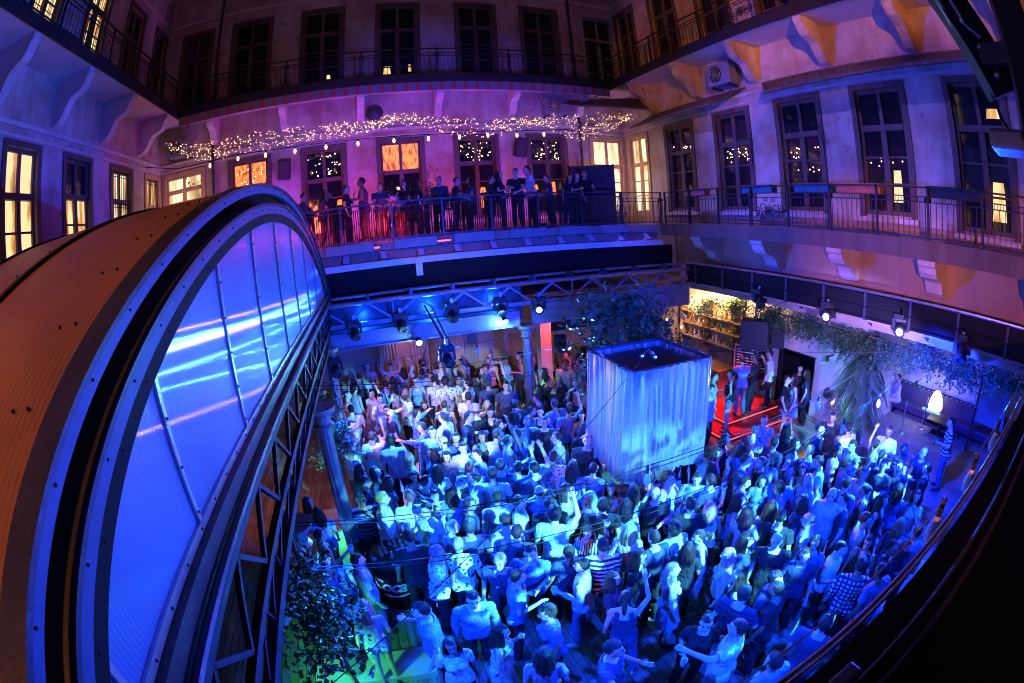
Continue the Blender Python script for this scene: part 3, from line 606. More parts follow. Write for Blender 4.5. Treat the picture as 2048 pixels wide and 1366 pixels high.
# ------------------------------------------------------------------ trusses and rails of the opening roof
def truss_y(label, x, y0, y1, zt, zb, step=1.25, m='steel'):
    t = thing('roof_truss', label, 'truss', (x,(y0+y1)/2,zt)); 
    for z, w in ((zt,.1),(zb,.1)): c = MB(); c.bar((x,y0,z),(x,y1,z),w*.6,.06); c.build('chord', M[m], t)
    n = int(round((y1-y0)/step)); d = MB()
    for i in range(n):
        a = y0+(y1-y0)*i/n; b = y0+(y1-y0)*(i+1)/n; mid = (a+b)/2
        d.bar((x,a,zt-.05),(x,mid,zb+.05),.035); d.bar((x,mid,zb+.05),(x,b,zt-.05),.035)
    d.build('lattice_bar', M[m], t); return t
LT = truss_y('lattice truss under the straight edge of the arched roof gable', -1.0, -.4, 11.9, -1.46, -1.92, .82, 'truss_steel')
for y in [0.2+.62*i for i in range(19)]: c = MB(); c.bar((-1.0,y,-1.93),(-1.08,y+.28,-2.3),.026); c.bar((-1.0,y,-1.93),(-1.08,y-.3,-2.3),.02); c.build('lower_lattice_bar', M['truss_steel'], LT)
c = MB(); c.bar((-1.08,-.4,-2.33),(-1.08,11.9,-2.33),.085,.085); c.build('lower_beam', M['truss_steel'], LT)
c = MB(); c.tube([(-.93,-.4,-1.33),(-.93,11.6,-1.33)], .03, 8); c.build('edge_rail', M['truss_steel'], LT); settle(LT)
FY = 11.3
FT = thing('roof_truss', 'deep blue lit truss across the far side of the hall carrying stage lights', 'truss', (4,FY,-1.5))
c = MB(); c.tube([(-1.2,FY,-1.5),(9.4,FY,-1.47)], .06, 10); c.build('rail_pipe', M['alu'], FT)
c = MB(); c.tube([(-1.2,FY+.25,-1.36),(9.4,FY+.25,-1.33)], .035, 8); c.build('upper_pipe', M['steel'], FT)
c = MB(); c.bar((-1.2,FY+.05,-2.02),(9.4,FY+.05,-2.0),.1,.1); c.build('chord', M['steel'], FT)
c = MB(); c.box((-1.2,FY-.1,-2.55),(3.72,FY-.02,-2.2)); c.box((-1.2,FY-.16,-2.56),(3.72,FY+.1,-2.53)); c.box((-1.2,FY-.1,-2.2),(3.72,FY+.35,-2.17)); c.build('box_beam', M['steel'], FT)
c = MB(); c.box((4.12,FY+.1,-2.62),(9.4,FY+.18,-2.06)); c.build('box_beam', M['steel'], FT)
c = MB()
for i in range(9):
    a, b = -1.2+1.18*i, -1.2+1.18*(i+1); mid = (a+b)/2
    c.bar((a,FY+.02,-1.55),(mid,FY+.04,-1.98),.05); c.bar((mid,FY+.04,-1.98),(b,FY+.02,-1.55),.05)
    if i % 2: c.bar((mid,FY+.03,-1.55),(mid,FY+.05,-1.98),.04)
c.build('lattice_bar', M['steel'], FT)
c = MB(); c.box((-1.2,FY+.5,-2.5),(4,FY+.53,-1.56)); c.build('back_panel', M['truss_steel'], FT)
for i in range(10): c = MB(); c.box((-1.1+1.05*i,FY-.05,-1.47),(-1.02+1.05*i,FY+.3,-1.3)); c.build('rail_bracket', M['dark_steel'], FT)
settle(FT)
RX = 9.3
RT = thing('roof_truss', 'dark beam along the lavender wing carrying the violet stage lights', 'truss', (RX,4,-1.3))
c = MB(); c.tube([(RX,-4,-1.29),(RX,11.4,-1.29)], .035, 8); c.build('edge_rail', M['alu'], RT)
c = MB(); c.box((RX-.03,-4,-1.52),(RX+.15,11.4,-1.34)); c.box((RX-.03,-4,-1.6),(RX+.15,11.4,-1.521)); c.box((RX-.07,-4,-1.63),(RX+.1,11.4,-1.601)); c.build('upper_beam', M['rubber'], RT)
c = MB(); c.box((RX+.02,-4,-1.83),(RX+.14,11.4,-1.631)); c.tube([(RX-.02,-4,-1.85),(RX-.02,11.4,-1.85)], .03, 8); c.build('lower_beam', M['rubber'], RT)
for i in range(13): y = -3.5+1.2*i; c = MB(); c.box((RX-.05,y,-1.9),(RX+.06,y+.06,-1.3)); c.build('hanger', M['dark_steel'], RT)
for y in (1.1,3.6,5.2,7.4,9.2): c = MB(); c.bar((RX+.1,y,-1.7),(RX+.95,y-.25,-2.35),.06); c.build('brace', M['dark_steel'], RT)
settle(RT)
# near rail: the roof edge just below the camera
NT = thing('roof_edge', 'dark blurred roof edge in front of the camera with violet glints on its rails', 'roof', (4,0,-1.25))
c = MB(); c.box((-.4,-3.5,-1.36),(9.6,.34,-1.3)); c.build('roof_sheet', M['rubber'], NT)
for y, z, r in ((.37,-1.21,.011),(.345,-1.2,.009)): c = MB(); c.tube([(-.4,y,z),(9.6,y,z)], r, 8); c.build('edge_rail', M['alu'], NT)
for y, z, r in ((.18,-1.24,.012),(.105,-1.235,.014)): c = MB(); c.tube([(-.4,y,z),(9.6,y,z)], r, 8); c.build('roof_rail', M['dark_steel'], NT)
c = MB(); c.box((-.4,.3,-1.5),(9.6,.335,-1.362)); c.build('fascia', M['dark_steel'], NT)
c = MB(); c.bbox((.98,.2,-1.27),(1.1,.26,-1.215),.012); c.build('clamp', M['steel'], NT); settle(NT)
# ------------------------------------------------------------------ columns
def column(label, x, y, ztop, r=.13, m='alu', g='cast iron columns holding the trusses'):
    t = thing('column', label, 'column', (x,y,FZ), group=g)
    c = MB(); fl = 12
    V = []; seg = 24
    prof = [(0.16,r*1.25),(.3,r*1.05),(.8,r),(ztop-FZ-.35,r*.82)]
    for z, rr in prof:
        for k in range(seg): q = 2*math.pi*k/seg; q2 = rr*(1-.07*(k % 2)); V.append((q2*math.cos(q), q2*math.sin(q), z))
    F = [(i*seg+k, i*seg+(k+1) % seg, (i+1)*seg+(k+1) % seg, (i+1)*seg+k) for i in range(len(prof)-1) for k in range(seg)]
    c.add(V, F); c.build('shaft', M[m], t)
    h = ztop-FZ; c = MB(); c.lathe([(.001,h-.34),(r*.9,h-.34),(r*1.25,h-.3),(r*.95,h-.26),(r*1.05,h-.14),(r*1.7,h-.08),(r*1.8,h),(.001,h)], 20); c.build('capital', M[m], t)
    c = MB(); c.lathe([(.001,0),(r*1.9,0),(r*1.9,.08),(r*1.4,.12),(r*1.35,.17),(.001,.17)], 20); c.build('base', M[m], t)
column('pale fluted column standing under the joint of the deep truss', 3.92, FY, -2.57, .15); column('slim pink lit column behind the performers', 2.05, 13.2, -2.05, .12)
column('column at the far foot of the gable edge truss', -1.1, 10.9, -2.4); column('cyan lit column rising out of the leafy bush', -1.0, 6.9, -2.4, .14); column('column in the bottom corner under the gable truss', -1.3, 4.5, -2.9, .13)
s = MB(); s.box((4.9,12.9,FZ),(5.25,13.25,-2.06)); tag(s.build('pier', M['plaster']), 'square pier lit red and pink behind the white column', 'column')
s = MB(); s.box((5.4,13.5,-3.4),(7.6,13.58,-2.3)); tag(s.build('projection_screen', M['black']), 'black screen hanging under the terrace left of the bar', 'screen')
def drape(lb, x0, x1):
    s = MB(); n = 24; V = []
    for z in (FZ,-2.1):
        for i in range(n+1): V.append((x0+(x1-x0)*i/n, 15.12+.03*math.sin(i*1.6), z))
    s.add(V, [(i, i+1, n+2+i, n+1+i) for i in range(n)]); tag(s.build('stage_drape', M['plywood'], smooth=True), lb, 'drape', 'drapes on the back wall')
drape('orange lit drape left of the low hanging stage light', .1, .75); drape('orange lit drape behind the low hanging stage light', 1.2, 1.8); drape('narrow drape next to the pink lit column', 2.5, 3.0)
# ------------------------------------------------------------------ arched roof (rolled open)
AC = Vector((0, 5.85, -10.2)); GX = -1.0
def arc(r, zmin, n=64):
    """angles of a circle of radius r above height zmin"""
    a = math.asin(min(1, (zmin-AC.z)/r)); return [math.pi - a + (2*a - math.pi)*i/n for i in range(n+1)]
def band(mb, r0, r1, xa, xb, zmin=-1.3, n=150):
    """solid ring segment between two radii"""
    A = arc(r1, zmin, n); V = []
    for q in A:
        for rr, x in ((r0,xa),(r1,xa),(r1,xb),(r0,xb)): V.append((x, AC.y+rr*math.cos(q), AC.z+rr*math.sin(q)))
    F = [(i*4+k, i*4+(k+1) % 4, (i+1)*4+(k+1) % 4, (i+1)*4+k) for i in range(n) for k in range(4)] + [(0,1,2,3), (n*4+3,n*4+2,n*4+1,n*4)]
    mb.add(V, F)
AR = thing('arched_roof', 'barrel vaulted sliding polycarbonate roof with a blue glowing gable', 'roof', (-4,5.85,-1.2))
b = MB(); band(b, 10.89, 10.93, GX-.12, -7.22); b.build('outer_shell', M['shell'], AR)
b = MB(); band(b, 10.68, 10.71, GX-.1, -7.2); b.build('inner_shell', M['shell'], AR)
b = MB(); band(b, 10.865, 10.935, GX-.06, GX+.0); b.build('outer_rib', M['rib'], AR)
b = MB(); band(b, 10.936, 10.962, GX-.1, GX+.03); b.build('edge_lip', M['truss_steel'], AR)
b = MB(); band(b, 10.76, 10.864, GX-.5, GX-.45); b.build('shadow_gap', M['rubber'], AR)  # black band in the slot, its shade put in as colour
b = MB(); band(b, 10.735, 10.76, GX-.1, GX+.03); b.build('edge_lip', M['truss_steel'], AR)
b = MB(); band(b, 10.645, 10.734, GX-.06, GX+.0); b.build('inner_rib', M['rib'], AR)
b = MB(); band(b, 10.55, 10.644, GX-.06, GX-.015); b.build('rubber_seal', M['rubber'], AR)
b = MB(); n = 72; A = arc(10.549, -1.2, n); V = []
for q in A: V += [(GX-.04, AC.y+10.549*math.cos(q), AC.z+10.549*math.sin(q)), (GX-.04, AC.y+10.549*math.cos(q), -1.2)]
b.add(V, [(2*i, 2*i+2, 2*i+3, 2*i+1) for i in range(n)]); b.build('gable_panel', M['gable'], AR)
ys = [.75,1.88,3.12,4.25,5.45,6.68,7.96,9.25,10.4]
for y in ys:
    zt = AC.z + math.sqrt(10.548**2-(y-AC.y)**2); b = MB(); b.box((GX-.038,y-.018,-1.2),(GX-.02,y+.018,zt)); b.build('mullion', M['alu'], AR)
b = MB(); b.box((GX-.05,-.4,-1.42),(GX+.03,11.95,-1.2)); b.build('base_chord', M['dark_steel'], AR); b = MB(); b.box((GX-.038,-.3,-1.199),(GX-.018,11.6,-1.15)); b.build('base_strip', M['alu'], AR)
for i, x in enumerate((-2.35,-3.75,-5.15,-6.5)):
    b = MB(); band(b, 10.931, 10.955, x-.03, x+.03); b.build('roof_seam', M['rubber'], AR)
b = MB(); rnd = random.Random(9)
for x in (-1.25,-1.35,-2.5,-3.9,-5.3):
    for q in arc(10.95, -1.0, 26)[1:-1]: b.sphere((x, AC.y+10.94*math.cos(q), AC.z+10.94*math.sin(q)), .009, 6, 4)
o = b.build('screw', M['rubber'], AR)
b = MB()
for r, x in ((10.9,GX+.004),(10.69,GX+.004),(10.6,GX-.012)):
    for q in arc(r, -1.1, 30)[1:-1]: b.sphere((x, AC.y+r*math.cos(q), AC.z+r*math.sin(q)), .007, 5, 4)
for y in ys:
    for k in range(9):
        z = -1.1+.24*k
        if (y-AC.y)**2+(z-AC.z)**2 < 10.5**2: b.sphere((GX-.018,y,z), .009, 5, 3)
for k in range(40): b.sphere((GX-.016, .1+.29*k, -1.175), .009, 5, 3)
b.build('rivet', M['black'], AR); settle(AR)
# ------------------------------------------------------------------ silver curtain box
BX0, BX1, BY0, BY1, BZ1, BZ0 = 3.85, 5.48, 6.02, 7.6, -2.37, -4.42
BOX = thing('curtain_box', 'large hanging box of crinkled silver curtains over the dance floor', 'curtain', ((BX0+BX1)/2,(BY0+BY1)/2,BZ0))
def curtain(p0, p1, nrm, seed, parent):
    p0, p1 = Vector((*p0,0)), Vector((*p1,0)); nrm = Vector((*nrm,0)); rd = random.Random(seed); n = 340; m_ = 14; V = []; F = []
    ph = [rd.uniform(0,6) for _ in range(6)]; fr = [19+rd.uniform(-3,3), 24, 9+rd.uniform(-2,2), 47]
    for j in range(m_+1):
        t = j/m_
        for i in range(n+1):
            s_ = i/n
            d = 1.9*(.5*math.sin(fr[0]*s_*3.1+ph[0]+.6*math.sin(t*2+ph[3])) + .35*math.sin(fr[1]*s_*3.1+ph[1]+t*1.5) + .4*math.sin(fr[2]*s_*3.1+ph[2]-t))*(.018+.03*t**.7)
            pl = abs(math.sin(3.1416*(12*s_+.7*math.sin(s_*11+ph[5])+.3*math.sin(s_*27+ph[2])+.2*math.sin(t*2.2+s_*9)))); d = .5*d+.14*pl**.8*(.6+.5*t)*(.6+.4*math.sin(s_*8+ph[1]))
            d += .012*noise.noise((s_*30, t*7, seed))*(.4+t)
            hem = .05*math.sin(s_*7+ph[4])*t + (.14*max(0, math.sin(s_*3.14))**3*t if seed == 1 else 0) -.06*t
            d *= min(1, s_*14, (1-s_)*14); p = p0.lerp(p1, s_*1.03-.015) + nrm*(d+.02); V.append((p.x, p.y, BZ1+.02-(BZ1-BZ0)*t+hem*.6))
    F = [(j*(n+1)+i, j*(n+1)+i+1, (j+1)*(n+1)+i+1, (j+1)*(n+1)+i) for j in range(m_) for i in range(n)]
    MB().add(V, F).build('curtain_panel', M['silver'], parent, True)
curtain((BX0,BY0),(BX1,BY0),(0,-1),1,BOX); curtain((BX1,BY0),(BX1,BY1),(1,0),2,BOX); curtain((BX1,BY1),(BX0,BY1),(0,1),3,BOX); curtain((BX0,BY1),(BX0,BY0),(-1,0),4,BOX)
f = MB()
for a, b_ in (((BX0,BY0),(BX1,BY0)),((BX0,BY1),(BX1,BY1)),((BX0,BY0),(BX0,BY1)),((BX1,BY0),(BX1,BY1))): f.bar((*a,BZ1),(*b_,BZ1),.05)
f.build('frame', M['dark_steel'], BOX)
f = MB(); f.box((BX0+.03,BY0+.03,BZ1-.17),(BX1-.03,BY1-.03,BZ1-.14)); f.build('dark_lid', M['black'], BOX)
HK = Vector(((BX0+BX1)/2,(BY0+BY1)/2,BZ1-.02))
f = MB()
for dx, dy in ((-.12,.05),(.14,.1),(.05,-.12)): f.sphere(HK+Vector((dx,dy,-.02)), .05, 8, 6); f.tube([HK+Vector((dx,dy,0)), HK+Vector((0,0,.1))], .012, 5)
f.build('hook', M['alu'], BOX); settle(BOX)
# ------------------------------------------------------------------ tension cables, some with bulbs
def sag(a, b, s_, n=18):
    a, b = Vector(a), Vector(b); return [a.lerp(b, i/n) - Vector((0,0,s_*4*(i/n)*(1-i/n))) for i in range(n+1)]
def cable(label, a, b, s_, r=.011, bulbs=(), m='rubber', twin=0):
    o = thing('cable', label, 'cable', Vector(a).lerp(Vector(b), .5), group='tension cables over the dance floor'); P_ = sag(a, b, s_)
    c = MB(); c.tube(P_, r*.45, 6); c.build('wire', M[m], o)
    if twin: c = MB(); c.tube(sag(Vector(a)+Vector((0,.02,-.05)), b, s_+twin), r*.36, 6); c.build('wire', M[m], o)
    for f_ in bulbs:
        x = f_*(len(P_)-1); i = min(int(x), len(P_)-2); p = P_[i].lerp(P_[i+1], x-i)
        c = MB(); c.tube([p, p-Vector((0,0,.1))], .018, 6); c.mi = 1; c.lathe([(.001,-.27),(.035,-.25),(.045,-.19),(.028,-.12),(.015,-.1),(.001,-.1)], 10, p); c.build('bulb', [M['black'], M['clear_bulb']], o, True)
    settle(o)
LX = -1.0
def onL(px, py): return on_x(px, py, LX)
def onR(px, py, x=RX): return on_x(px, py, x)
cable('cable with bulbs crossing just in front of the curtain box to the violet light', onL(590,1046), onR(1757,713), .3, .012, (.36,.55,.73), twin=.04)
cable('twin cable crossing the lower third of the crowd to the lounge side', onL(600,1135), onR(1813,745), .28, .011, (.62,.72,.86), twin=.06)
cable('bright cable skirting the camera side edge of the crowd', (-.6,.45,-1.2), (9.3,.47,-1.2), .0, .008, (.29,.36,.44), 'alu')
cable('cable passing left to right behind the curtain box top', onL(585,772), on_y(1215,716,9), .12, .011, (), twin=.05); cable('cable with pale bulbs under the deep truss', onL(655,742), on_y(1050,664,11.2), .05, .009, (.5,.7))
cable('cable from the gable edge to the bar ceiling', onL(640,766), on_y(1290,655,10.5), .12, .01, (.8,))
cable('hanging cable from the curtain box to the gable foot below the camera', HK+Vector((0,0,.08)), onL(655,1375), .02, .012); cable('hanging cable from the curtain box to the far corner of the roof opening', HK+Vector((.1,.05,.08)), (8.9,11.1,-1.6), .0, .012)
cable('hanging cable from the curtain box up to the beam with stage lights', HK+Vector((.15,.1,.08)), onR(1640,577), .0, .012); cable('cable from the curtain box level to the light at the beam end', HK+Vector((.3,.05,.02)), onR(1935,706), .0, .008)
# ------------------------------------------------------------------ stage lights
def aim(v):
    """matrix turning local -Z to the direction v"""
    return Vector(v).normalized().to_track_quat('-Z', 'Y').to_matrix().to_4x4()
def moving_head(label, p, target, lens='lens_off', s=1.0, group='moving head lights on the trusses'):
    p = Vector(p); t = thing('moving_head_light', label, 'stage light', p, group=group)
    h = p + Vector((0,0,-.3*s)); A = aim(Vector(target)-h); d = (Vector(target)-h).normalized()
    side = d.cross(Vector((0,0,1))).normalized()
    b = MB(); b.bbox((-.15*s,-.12*s,-.1*s),(.15*s,.12*s,0),.015); o = b.build('base', M['black'], t)
    b = MB(); b.box((-.03,-.03,0),(.03,.03,.12)); b.build('clamp', M['alu'], t)
    b = MB()
    for q in (-1,1): c0 = side*q*.15*s; b.bar(c0+Vector((0,0,-.12*s)), c0+Vector((0,0,-.34*s)), .05*s, .09*s)
    b.bar(side*-.17*s+Vector((0,0,-.115*s)), side*.17*s+Vector((0,0,-.115*s)), .05*s, .09*s); b.build('yoke', M['black'], t)
    X = Matrix.Translation(Vector((0,0,-.3*s))) @ A
    b = MB(); b.lathe([(.001,.17*s),(.06*s,.16*s),(.1*s,.08*s),(.115*s,-.06*s),(.12*s,-.17*s),(.08*s,-.18*s),(.08*s,-.15*s)], 18, M=X); b.build('head', M['black'], t, True)
    b = MB(); b.lathe([(.001,-.155*s),((.078*s),-.155*s),(.001,-.158*s)], 18, M=X); b.build('lens', M[lens], t)
    return h + d*.26*s
def par(label, p, target, lens, s=1.0, wallp=None):
    p = Vector(p); t = thing('spot_lamp', label, 'stage light', p, group='small spot lamps on walls'); X = aim(Vector(target)-p)
    b = MB(); b.lathe([(.001,.13*s),(.06*s,.12*s),(.075*s,0),(.09*s,-.1*s),(.085*s,-.1*s)], 16, M=X); b.build('can', M['black'], t, True)
    b = MB(); b.lathe([(.001,-.075*s),(.08*s,-.075*s),(.001,-.08*s)], 16, M=X); b.build('lens', M[lens], t)
    if wallp is not None:
        b = MB(); q = Vector(wallp)-p; b.tube([q, q*.4+Vector((0,0,.03)), Vector((0,0,.05))], .018, 6); b.build('arm', M['iron'], t)
    return p + (Vector(target)-p).normalized()*.13*s
CROWD = Vector((2.5,5.5,-4.8))
HA = moving_head('dark moving head light closest to the gable tip', on_y(707,640,FY-.15), (.2,8,-5.5)); HB = moving_head('dark moving head light second from the gable tip', on_y(800,625,FY-.15), (1.2,7,-5.5))
HC = moving_head('moving head light with a bright rim over the performers', on_y(903,606,FY-.15), (2,7,-5.4)); HD = moving_head('moving head light beside the glare on the deep truss', on_y(1000,594,FY-.15), (2.6,6,-5.4))
HE = moving_head('lit white-cyan moving head light next to the pale column', on_y(1077,594,FY-.2), (.9,2.2,-3.6), 'lens_cyan', .95)
HF = moving_head('dark moving head light hanging behind the pale column', on_y(1120,670,FY+.4), (5,10,-5))
HG = moving_head('moving head light with a green lens over the vines', onR(1520,578), (7.5,5,-5.5), 'lens_off', 1.05)
HH = moving_head('glowing violet moving head light on the long beam', onR(1657,603), (.4,3.0,-2.6), 'lens_violet', 1.05); HI = moving_head('glowing white-cyan moving head light tilted on the long beam', onR(1803,627), (2.0,1.2,-3.6), 'lens_cyan', 1.05)
HJ = moving_head('dark moving head light near the end of the long beam', onR(1928,668), (7,1.5,-5), 'lens_off', 1.1)
for lb, q, Y in (('scoop light throwing cyan glare on the deep beam', (1010,640), FY-.22), ('small glaring lamp on the underside of the deep beam', (838,682), FY-.2)):
    par(lb, on_y(*q, Y), on_y(*q, Y)+Vector((0,-1,-.35)), 'lens_cyan', .9)
moving_head('black stage light hanging low on a pole over the performers', on_y(893,690,8.6), (2,4,-5.5), s=.9); 
c = MB(); c.tube([on_y(893,690,8.6), on_y(850,612,FY)], .03, 6); c.tube([on_y(893,690,8.6)+Vector((.08,0,0)), on_y(862,612,FY)], .02, 6); tag(c.build('hanging_pole', M['dark_steel']), 'slanted pole holding the low stage light over the performers', 'pole')
moving_head('black stage light fixed to the column at the gable foot', on_y(668,715,10.6), (0,6,-5.4), s=1.0)
GP = on_x(1655,785,11.7); HW = par('glowing amber spot lamp on the wall beside the palm', GP, (7,4.5,-5), 'lens_warm', 1.5, (12,GP.y,GP.z))
G1 = on_x(1655,717,11.6); par('small green lit lamp on the wall above the palm', G1, G1+Vector((-1,-.5,-.6)), 'green_led', .7, (12,G1.y,G1.z+.05)); G2 = on_x(1832,767,15.1); par('small green lit lamp on the wall over the lounge bench', G2, G2+Vector((-1,-.2,-.4)), 'green_led', .8, (15.5,G2.y,G2.z+.05))
G3 = on_x(1662,700,11.7); s = MB(); s.lathe([(.001,-.14),(.05,-.13),(.05,.13),(.001,.14)], 10, G3, 'y'); tag(s.build('security_camera', M['white_paint']), 'small white security camera on the wall above the green lamp', 'camera')
# ------------------------------------------------------------------ loudspeakers
def cabinet(label, c, sz, rz):
    t = thing('loudspeaker', label, 'speaker', c, rz, 'loudspeakers by the bar'); b = MB().bbox(tuple(-v/2 for v in sz), tuple(v/2 for v in sz), .02); b.build('cabinet', M['black'], t)
    b = MB(); n = 11
    for i in range(n): z = -sz[2]/2+.05+(sz[2]-.1)*i/(n-1); b.box((-sz[0]/2+.04,-sz[1]/2-.012,z-.018),(sz[0]/2-.04,-sz[1]/2-.001,z+.018))
    b.build('grille', M['grille'], t); b = MB(); b.bar((0,0,sz[2]/2),(0,0,sz[2]/2+.9),.05); b.build('hanger', M['iron'], t)
cabinet('big black slatted loudspeaker hanging by the bar', on_x(1510,668,10.2), (.85,.55,.85), R(-55)); cabinet('smaller black loudspeaker next to the big slatted one', on_x(1556,675,11.2), (.42,.36,.62), R(-55))
# ------------------------------------------------------------------ plants
def leaves(mb, c, rad, n, size, rd, droop=0., shape=None, clump=9):
    """leaf blades gathered in twigs through an uneven volume"""
    c = Vector(c); k = 0
    while k < n:
        q = Vector((rd.gauss(0,.42), rd.gauss(0,.42), rd.gauss(0,.42)))
        if q.length > 1.05: continue
        t0 = c + Vector((q.x*rad[0], q.y*rad[1], q.z*rad[2])); dirn = Vector((rd.uniform(-1,1), rd.uniform(-1,1), rd.uniform(-.7,.5)-droop)).normalized()
        for j in range(clump):
            p = t0 + dirn*size*.55*j; w = Vector((rd.uniform(-1,1), rd.uniform(-1,1), rd.uniform(-.6,.6)-droop*.6)).normalized(); sd = w.cross(Vector((rd.uniform(-.5,.5),rd.uniform(-.5,.5),1))).normalized(); s_ = size*rd.uniform(.6,1.15)
            up = w.cross(sd)*s_*.12
            mb.add([p, p+w*s_*.5+sd*s_*.3+up, p+w*s_, p+w*s_*.5-sd*s_*.3+up], [(0,1,2),(0,2,3)])
        k += clump
    return mb
def plant(name, label, cat, base, blobs, size, seed, stems, leafm='leaf', group=None, droop=0):
    t = thing(name, label, cat, base, group=group); rd = random.Random(seed); f = MB()
    for c, rad, n in blobs: leaves(f, c, rad, n, size, rd, droop)
    f.build('foliage', M[leafm], t)
    s_ = MB()
    for a, b, r in stems: a = Vector(a); b = Vector(b); s_.tube([a, a.lerp(b,.5)+Vector((rd.uniform(-.05,.05),rd.uniform(-.05,.05),0)), b], [r, r*.8, r*.5], 6)
    s_.build('stem', M['stem'], t); settle(t); return t
# vines on a wire along the lavender side
vx = 10.6
vp = [(1405,600,'at the bar corner',.5,'leaf_pale'), (1475,600,'above the big loudspeaker',.5,'leaf'), (1545,622,'below the green lensed light',.5,'leaf'), (1620,640,'left of the violet light',.45,'leaf'), (1700,668,'under the violet light',.45,'leaf'), (1770,690,'under the tilted cyan light',.45,'leaf'), (1850,700,'over the glowing egg lamp',.5,'leaf'), (1930,730,'over the grey poster',.55,'leaf'), (2015,745,'at the picture edge',.6,'leaf')]
for i, (x, y, q, r, lm) in enumerate(vp):
    c = on_x(x, y, vx); c2 = on_x(x+30, y+30, vx)
    plant('hanging_vine', 'leafy vine bunch trailing from the wire ' + q, 'plant', c, [(c,(.38,.75,.3),950), (c+Vector((0,.35,-.18)),(.26,.4,.26),300), (c+Vector((0,-.3,-.22)),(.16,.24,.32),200)], .1, 20+i, [(c+Vector((0,.5,.1)),c+Vector((0,-.5,.05)),.02)], lm, 'vine bunches along the side beam', .4)
s = MB(); s.tube([(vx,14,-2.55),(vx,-2,-2.55)], .012, 5); tag(s.build('vine_wire', M['iron']), 'thin wire carrying the vine bunches along the side beam', 'wire')
# ficus hung above the curtain box
def P9(x, y, Y=8.6): return on_y(x, y, Y)
plant('hanging_ficus', 'blue lit hanging ficus branches behind the curtain box', 'plant', P9(1250,640), [(P9(1240,610),(.7,.35,.22),640), (P9(1215,640),(.35,.3,.35),260), (P9(1285,655),(.55,.35,.28),600), (P9(1200,678),(.22,.25,.35),220), (P9(1315,675),(.35,.3,.3),220), (P9(1275,600),(.3,.3,.15),200)], .19, 41, [(P9(1290,590),P9(1210,640),.03),(P9(1290,590),P9(1320,670),.03),(P9(1210,640),P9(1200,690),.02)])
# bushes on the gable side
c1 = on_x(655,865,-1.35); c2 = on_x(640,1225,-1.15)
plant('leafy_bush', 'dark bush wrapped round the cyan lit column', 'plant', Vector((c1.x,c1.y,FZ)), [(c1,(.45,.55,.55),1250), (c1+Vector((.1,-.25,-.5)),(.3,.35,.3),450), (c1+Vector((-.1,.3,.5)),(.3,.3,.3),360)], .105, 51, [((c1.x,c1.y,FZ),c1,.05)])
plant('leafy_bush', 'big dark round-leaved bush in the bottom corner by the gable truss', 'plant', Vector((c2.x,c2.y,FZ)), [(c2,(.3,.36,.36),800), (c2+Vector((.0,-.4,-.3)),(.24,.26,.26),300), (c2+Vector((-.05,.4,.25)),(.2,.25,.22),260)], .105, 52, [((c2.x,c2.y,FZ),c2,.05)])
c3 = on_x(600,1120,-1.15); plant('trailing_fern', 'spiky fern hanging on the gable truss above the round-leaved bush', 'plant', c3, [(c3,(.12,.2,.22),220)], .1, 53, [(c3+Vector((0,0,.3)),c3,.02)], 'leaf', None, .5)
# potted palm
pb = Vector((11.45,5.85,FZ)); t = thing('potted_palm', 'tall shaggy palm standing at the corner of the lounge', 'palm', pb)
b = MB(); b.lathe([(.001,0),(.26,0),(.34,.5),(.3,.5),(.001,.42)], 18); b.build('pot', M['black'], t)
b = MB(); b.tube([(0,0,.4),(.03,0,1.4),(0,.03,2.4),(.02,.02,2.9)], [.13,.12,.12,.1], 10); b.build('trunk', M['stem'], t)
f = MB(); rd = random.Random(77)
for i in range(84):
    q = rd.uniform(0,6.28); z0 = rd.uniform(1.0,3.0); L_ = rd.uniform(.6,1.15)*(1 if z0 > 1.6 else .8); el = rd.uniform(-.2,.9); d = Vector((math.cos(q),math.sin(q),0)); P_ = []
    for k in range(9): s_ = k/8; P_.append(Vector((0,0,z0)) + d*L_*s_*math.cos(el) + Vector((0,0,L_*(math.sin(el)*s_-.95*s_*s_))))
    f.tube(P_, [.012]*8+[.004], 4)
    for k in range(1,9):
        for j in (0,.5):
            if k == 8 and j: continue
            p = P_[k].lerp(P_[min(k+1,8)], j); tt = (P_[k]-P_[k-1]).normalized(); sd = tt.cross(Vector((0,0,1))).normalized(); ll = .3*(1-.55*abs(k/8-.4))
            for sg in (-1,1): e = p + sd*sg*ll*.8 + tt*ll*.55 - Vector((0,0,ll*.35)); w = tt*.03; f.add([p-w, p+w, e], [(0,1,2)])
f.build('frond', M['leaf'], t)
# terrace plants
for i, (lb, x, y, r) in enumerate((('thin leafy plant between the door and the middle window of the terrace', 860, 385, (.3,.3,.5)), ('low bush at the corner end of the terrace railing', 1240, 425, (.3,.2,.4)), ('dark creeper on the railing below the partition screen', 1160, 425, (.5,.15,.35)), ('leafy plant on the railing near the middle of the terrace', 905, 395, (.5,.2,.25)))):
    c = on_y(x, y, 12.55); plant('terrace_plant', lb, 'plant', (c.x,c.y,DECK), [(c,r,170)], .1, 60+i, [((c.x,c.y,DECK),c+Vector((0,0,.2)),.015)], group='plants on the terrace')
c = on_x(378,372,-6.2); plant('sapling', 'thin sapling silhouetted against the wide lit window', 'plant', c-Vector((0,0,.9)), [(c,(.25,.25,.35),60), (c+Vector((.1,0,.3)),(.15,.15,.2),30)], .11, 66, [(c-Vector((0,0,.8)),c+Vector((.05,0,.5)),.015)])
